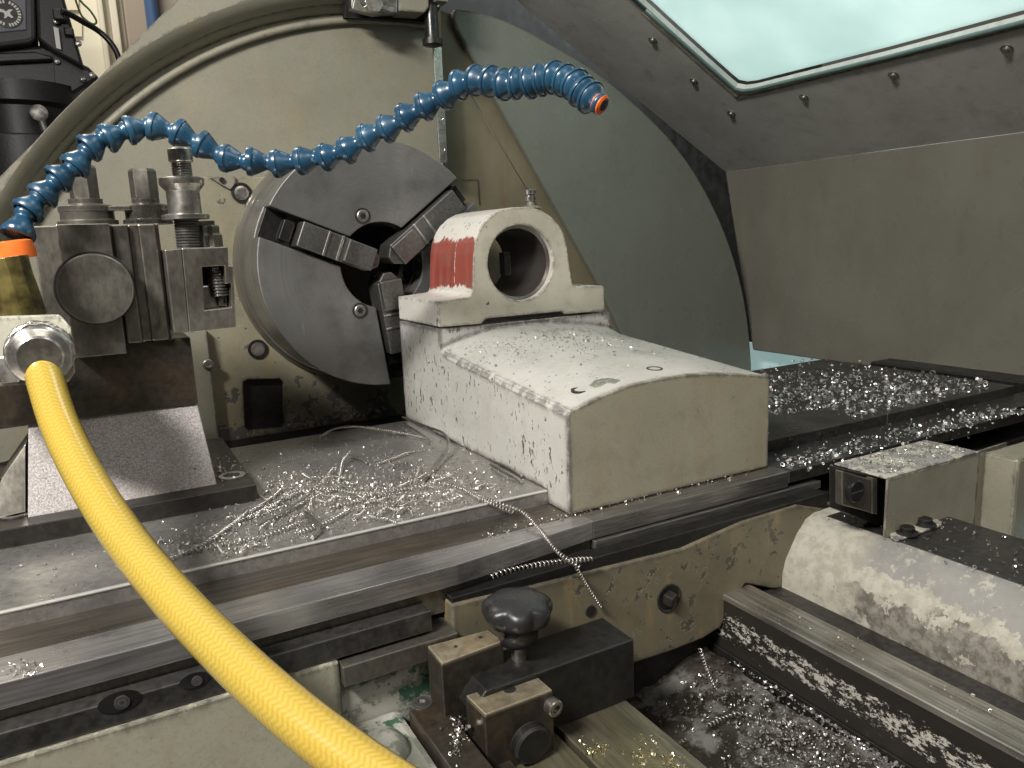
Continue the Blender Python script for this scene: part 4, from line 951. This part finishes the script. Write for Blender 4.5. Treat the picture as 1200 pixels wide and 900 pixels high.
o = ob('green_wire', tube(NB(), spline([K_(86,-8), K_(92,10), K_(97,20), K_(108,28), K_(113,25), K_(106,13), K_(96,3), K_(90,-6)], 8), .28, 6), 'green'); tag(o, 'thin looped green wire hanging above the black cable', 'wire')

# ------------------------------------------------------------------ swarf
def curlpath(pts, r, pitch, npt=9):
    base = spline(pts, 10); L = [0]
    for a, b in zip(base, base[1:]): L.append(L[-1]+(b-a).length)
    out = []; s = 0; i = 0; tot = L[-1]; st = pitch/npt; ph = random.random()*6
    while s < tot:
        while i < len(L)-2 and L[i+1] < s: i += 1
        f = (s-L[i])/max(1e-6, L[i+1]-L[i]); p = base[i].lerp(base[i+1], f); t = (base[i+1]-base[i]).normalized(); u, w, _ = frame(t)
        a = ph+2*math.pi*s/pitch; rr = r*(.85+.15*math.sin(s*2.3))
        out.append(p+(u*math.cos(a)+w*math.sin(a))*rr); s += st
    return out
ncurl = 0
def curl(px, label, r=.13, pitch=.26, wire=.045, Z=0., Y=None, z0=.15, cat='metal curl', grp='long curled swarf strings'):
    pts = []
    for k, q_ in enumerate(px):
        p = A(q_[0], q_[1], Y=Y) if Y is not None else A(q_[0], q_[1], Z=Z+(q_[2] if len(q_) > 2 else z0)); pts.append(p)
    o = ob('swarf_curl', tube(NB(), curlpath(pts, r, pitch), wire, 5), 'swarf'); tag(o, label, cat, grp); return o
curl([(375,512),(395,502,.5),(420,500,.7),(450,504,.6),(480,509,.3),(505,515)], 'long thin arched swarf string farthest back on the table', .10, .22)
curl([(200,655),(235,640),(270,618),(300,602),(335,585)], 'swarf string nearest the yellow hose on the table', .14, .27)
curl([(215,648),(250,640),(295,632),(330,622),(352,612)], 'swarf string at the front of the pile, beside the table edge', .16, .28)
curl([(255,628),(285,605),(310,590),(330,575)], 'steep swarf string beside the riser base corner', .13, .25)
curl([(300,606),(345,580),(380,573),(425,578),(470,574),(505,568)], 'long level swarf string through the middle of the pile', .15, .27)
curl([(385,596),(410,590),(440,583),(470,578)], 'short tight coil in front of the middle of the pile', .15, .26)
curl([(440,545),(460,538),(482,530),(500,527)], 'short slanting swarf coil behind the pile', .13, .24)
curl([(397,565),(400,552),(402,540,.5),(408,533,.7)], 'small upright bent curl behind the pile', .1, .2)
curl([(305,620),(335,600),(370,583),(400,570)], 'swarf string crossing diagonally at left of the pile', .14, .26)
curl([(350,625),(385,612),(410,598)], 'short coil nearest the bright table edge', .14, .25)
curl([(550,575),(580,588),(612,600,-.3),(632,620,-.7),(655,648,-1.2),(680,665,-1.6)], 'swarf string hanging from the table over the way', .13, .25)
curl([(512,565),(540,572),(565,585),(600,600,-.2)], 'swarf string running from the pile toward the box corner', .16, .27)
curl([(575,676),(600,668),(630,662),(660,658),(695,655)], 'loose spring coil above the black knob', .17, .30, Y=37.9, Z=0)
curl([(672,660),(690,690),(704,712)], 'thin swarf string hanging down the cream casting', .10, .22, Y=38.1)
curl([(820,760),(830,790),(842,815)], 'thin swarf string hanging in the dark pit', .12, .28, Y=36.5)
curl([(830,850),(865,836),(890,842),(930,850)], 'faint swarf string lying across the pit floor', .14, .3, Z=-13.6)
curl([(786,828),(805,815),(815,825)], 'short glinting curl beside the steel bar in the pit', .12, .26, Z=-15)
for k in range(38):
    cx_, cy_ = random.choice(((430,578),(330,595),(490,575),(540,572),(350,585),(400,570),(460,585),(300,605),(240,640),(380,595)))
    cx_ += random.gauss(0,22); cy_ += random.gauss(0,9); a_ = random.gauss(-.35,.5); l_ = random.uniform(14,42)
    q0 = A(cx_, cy_, Z=0)
    if not (q0.x < 25.5 and 46.5 < q0.y < 70): continue
    pts_ = [(cx_+math.cos(a_)*l_*t, cy_+math.sin(a_)*l_*t*.6+random.uniform(-3,3), .15+.35*random.random()) for t in (-.5,-.15,.2,.5)]
    curl(pts_, 'short coiled swarf string lying in the tangled pile on the table', random.uniform(.08,.13), random.uniform(.22,.34), random.uniform(.025,.04), grp='short coils in the swarf pile')
# smooth bent slivers
def sliver(px, label, r=.11, Z=0):
    pts = [A(x, y, Z=Z+z) for x, y, z in px]
    tag(ob('swarf_sliver', tube(NB(), spline(pts, 8), r, 8), 'swarf'), label, 'metal sliver', 'smooth bent swarf slivers')
sliver([(472,489,.3),(500,500,.9),(520,508,1.2),(525,522,.9),(515,540,.4),(500,560,.15),(495,566,.1)], 'tall smooth hooked sliver beside the rear corner of the box', .13)
sliver([(474,497,.2),(490,506,.3),(505,516,.2)], 'short straight sliver at the foot of the box corner', .08)
sliver([(406,532,.5),(420,536,.5),(430,543,.2)], 'bright short angled sliver behind the pile', .10)
sliver([(357,600,.3),(370,612,.4),(374,618,.4),(366,630,.2)], 'bent sliver in front of the pile near the table edge', .13)
sliver([(294,573,.3),(303,580,.3),(312,586,.2)], 'short sliver at the corner of the riser base', .12)
sliver([(300,616,.3),(325,603,.4),(350,588,.5),(362,580,.5)], 'long straight sliver lying through the left of the pile', .09)
sliver([(576,545,.2),(590,552,.3),(605,560,.2),(612,566,.1)], 'flat sliver beside the lower left edge of the box', .12)
sliver([(582,542,.2),(596,548,.3),(612,558,.2)], 'second flat sliver tight against the box side', .1)

def chipmesh(bm, p, s, up=V((0,0,1))):
    ax = V((random.gauss(0,1), random.gauss(0,1), random.gauss(0,.6))).normalized(); u, w, _ = frame(ax)
    arc_ = random.uniform(2.5, 7.5); n = max(4, int(arc_*1.3)); h = s*random.uniform(.35, 1.0); k = random.uniform(0, .5)*s
    prev = None; c = p+up*s*.5; fl = random.random()
    for i in range(n+1):
        t = arc_*i/n; r = s*(.5+.05*i)*(1 if fl > .2 else .6)
        q = c+(u*math.cos(t)+w*math.sin(t))*r+ax*(k*i/n*2)
        a, b = bm.verts.new(q), bm.verts.new(q+ax*h)
        if prev: bm.faces.new((prev[0], prev[1], b, a))
        prev = (a, b)
def scatter(name, label, pts_fn, n, smin, smax, mat='swarf'):
    bm = NB(); n = int(n*1.3)
    for _ in range(n):
        p = pts_fn()
        if p is None: continue
        chipmesh(bm, p, .85*(smin+(smax-smin)*random.random()**2)*random.choice((.5,.8,1,1,1.3)))
    o = ob(name, bm, mat); tag(o, label, 'metal chips', None, 'stuff')
    sol = o.modifiers.new('thick', 'SOLIDIFY'); sol.thickness = .00022
    return o
def rnd(cx, cy, sx, sy, Z, lim=None):
    def f():
        for _ in range(20):
            p = A(random.gauss(cx, sx), random.gauss(cy, sy), Z=Z)
            if lim is None or (lim[0] < p.x < lim[1] and lim[2] < p.y < lim[3]): return p
        return None
    return f
TL = (-30, 26.9, 45.5, 72)
def pile():
    c = random.choice(((430,580,60,14),(330,595,30,18),(490,580,40,13),(540,570,35,18),(350,575,25,12),(430,560,70,18),(250,635,30,10),(470,560,50,20),(380,610,60,16)))
    return rnd(*c, 0, TL)()
scatter('metal_chips', 'pile of bright curled chips and crumbs on the table beside the box', pile, 2300, .06, .22)
def scat2():
    return A(random.uniform(0, 620), random.uniform(505, 700), Z=0)
def f2():
    for _ in range(30):
        p = scat2()
        if TL[0] < p.x < TL[1] and TL[2] < p.y < TL[3] and not (p.x < 9 and p.y > 55): return p
scatter('metal_chips', 'sparse chips scattered over the left part of the table', f2, 200, .05, .15)
def fr_():
    for _ in range(60):
        p = A(random.uniform(890, 1160), random.gauss(462, 20), Z=.03)
        if 47 < p.x < 86.5 and 46 < p.y < 71.5 and not (p.x < 62 and p.y < 50.5 and random.random() < .93): return p
scatter('metal_chips', 'thick scatter of chips on the far right end of the table', fr_, 900, .10, .42, 'brightswarf')
scatter('metal_chips', 'chips lying along the dark ledge right of the box', lambda: V((random.uniform(47, 80), random.gauss(41.5, 1.0) if random.random() < .8 else random.uniform(39.5, 45), -.97)) , 380, .08, .3, 'brightswarf')
def fb():
    p = V((random.uniform(46.5, 54), random.uniform(10, 37.5), -3.95)); return p
scatter('metal_chips', 'chips along the dark top of the saddle wing', fb, 170, .07, .2)
scatter('metal_chips', 'chips on top of the folded sheet cover', lambda: V((random.uniform(47.2,57.5), random.uniform(32.6,36.4), zt+.01)), 300, .05, .18)
scatter('metal_chips', 'fine chips on the crowned top of the box shaped rest', lambda: (lambda X, Y: V((X, Y, crown(X, Y)+.02)))(random.gauss(36, 4.2) if random.random() < .9 else random.uniform(28,45), random.choice((random.gauss(59,2.2), random.gauss(56, 4)))) if True else None, 330, .05, .17)
scatter('metal_chips', 'grey chips heaped on the pit floor under the bed rail', lambda: (lambda x: V((x, random.uniform(8, 38) if random.random() < .6 else random.uniform(18,31), FZ(x)+.3)))(min(37.6, random.gauss(34.8, 2.4))), 2000, .07, .22)
def fs():
    return V((random.uniform(20.6, 25.1), random.uniform(22, 33.2), -9.86))
scatter('metal_chips', 'yellowish oily chips on the wide steel bar', lambda: (lambda a: a+V((random.gauss(0,.35), random.gauss(0,.5), 0)))(random.choice([V((21,31,-9.86)),V((24,30,-9.86)),V((22.8,29,-9.86)),V((24,27.5,-9.86)),V((20.8,28.5,-9.86)),V((23,26,-9.86))])) , 150, .07, .18, 'brasschip')
scatter('metal_chips', 'chips in the recess between the clamp base and its front jaw', lambda: rnd(535,862,6,16,-7.8)(), 50, .08, .22)
scatter('metal_chips', 'small chip clumps on the bright front way at far left', lambda: rnd(28,786,14,5,-1.0,(-20,30,39.2,41.8))(), 22, .1, .3)
scatter('metal_chips', 'crumbs in the crevice below the box front edge', lambda: V((random.uniform(20, 44), random.gauss(42.4, .5), -.99)), 170, .06, .2)
scatter('metal_chips', 'crumbs on the riser base plate beside its bolt', lambda: rnd(265,548,10,10,1.27)(), 40, .08, .2)
scatter('metal_chips', 'chips lying on the bright bed rail', lambda: V((random.uniform(38, 40.4), random.uniform(12, 37), -8.28)), 40, .05, .14)

# ------------------------------------------------------------------ light
w = bpy.data.worlds.new("World"); SC.world = w; w.use_nodes = True
nt = w.node_tree; bg = nt.nodes['Background']
tcw = nt.nodes.new('ShaderNodeTexCoord'); sp = nt.nodes.new('ShaderNodeSeparateXYZ'); nt.links.new(tcw.outputs['Generated'], sp.inputs[0])
cr_n = nt.nodes.new('ShaderNodeValToRGB'); mr = nt.nodes.new('ShaderNodeMapRange'); mr.inputs[1].default_value = -1
nt.links.new(sp.outputs[2], mr.inputs[0]); nt.links.new(mr.outputs[0], cr_n.inputs[0])
e = cr_n.color_ramp.elements; e[0].position = 0; e[0].color = (.03,.028,.024,1); e[1].position = 1; e[1].color = (.55,.53,.48,1)
x = cr_n.color_ramp.elements.new(.5); x.color = (.17,.16,.14,1)
nt.links.new(cr_n.outputs[0], bg.inputs[0]); bg.inputs[1].default_value = .34
def area(name, loc, tgt, size, power, col, sy=None):
    l = bpy.data.lights.new(name, 'AREA'); l.energy = power; l.color = col; l.size = size
    if sy: l.shape = 'RECTANGLE'; l.size_y = sy
    o = bpy.data.objects.new(name, l); COL.objects.link(o); o.location = V(loc)*S
    o.rotation_euler = (V(tgt)-V(loc)).to_track_quat('-Z', 'Y').to_euler(); return o
area('ceiling_lamp', (-55, 4, 84), (25, 60, 5), .36, 22.5, (1,.965,.91), .10)
area('fill_lamp', (30, -110, 150), (40, 50, 0), .9, 6, (1,.95,.88))  # unseen fill added to brighten the camera-facing sides
wc_ = (wc0+wE+wL+wD)/4
area('window_lamp', tuple(wc_-nU*55), tuple(wc_), 1.1, 10.5, (.93,1.0,.985))
area('wall_lamp', (-30, 230, 240), (60, 330, 90), .6, 45, (1,.94,.82))
SC.view_settings.view_transform = 'Standard'; SC.view_settings.look = 'None'; SC.view_settings.exposure = 0; SC.view_settings.gamma = 1
SC.cycles.max_bounces = 8; SC.cycles.use_denoising = True
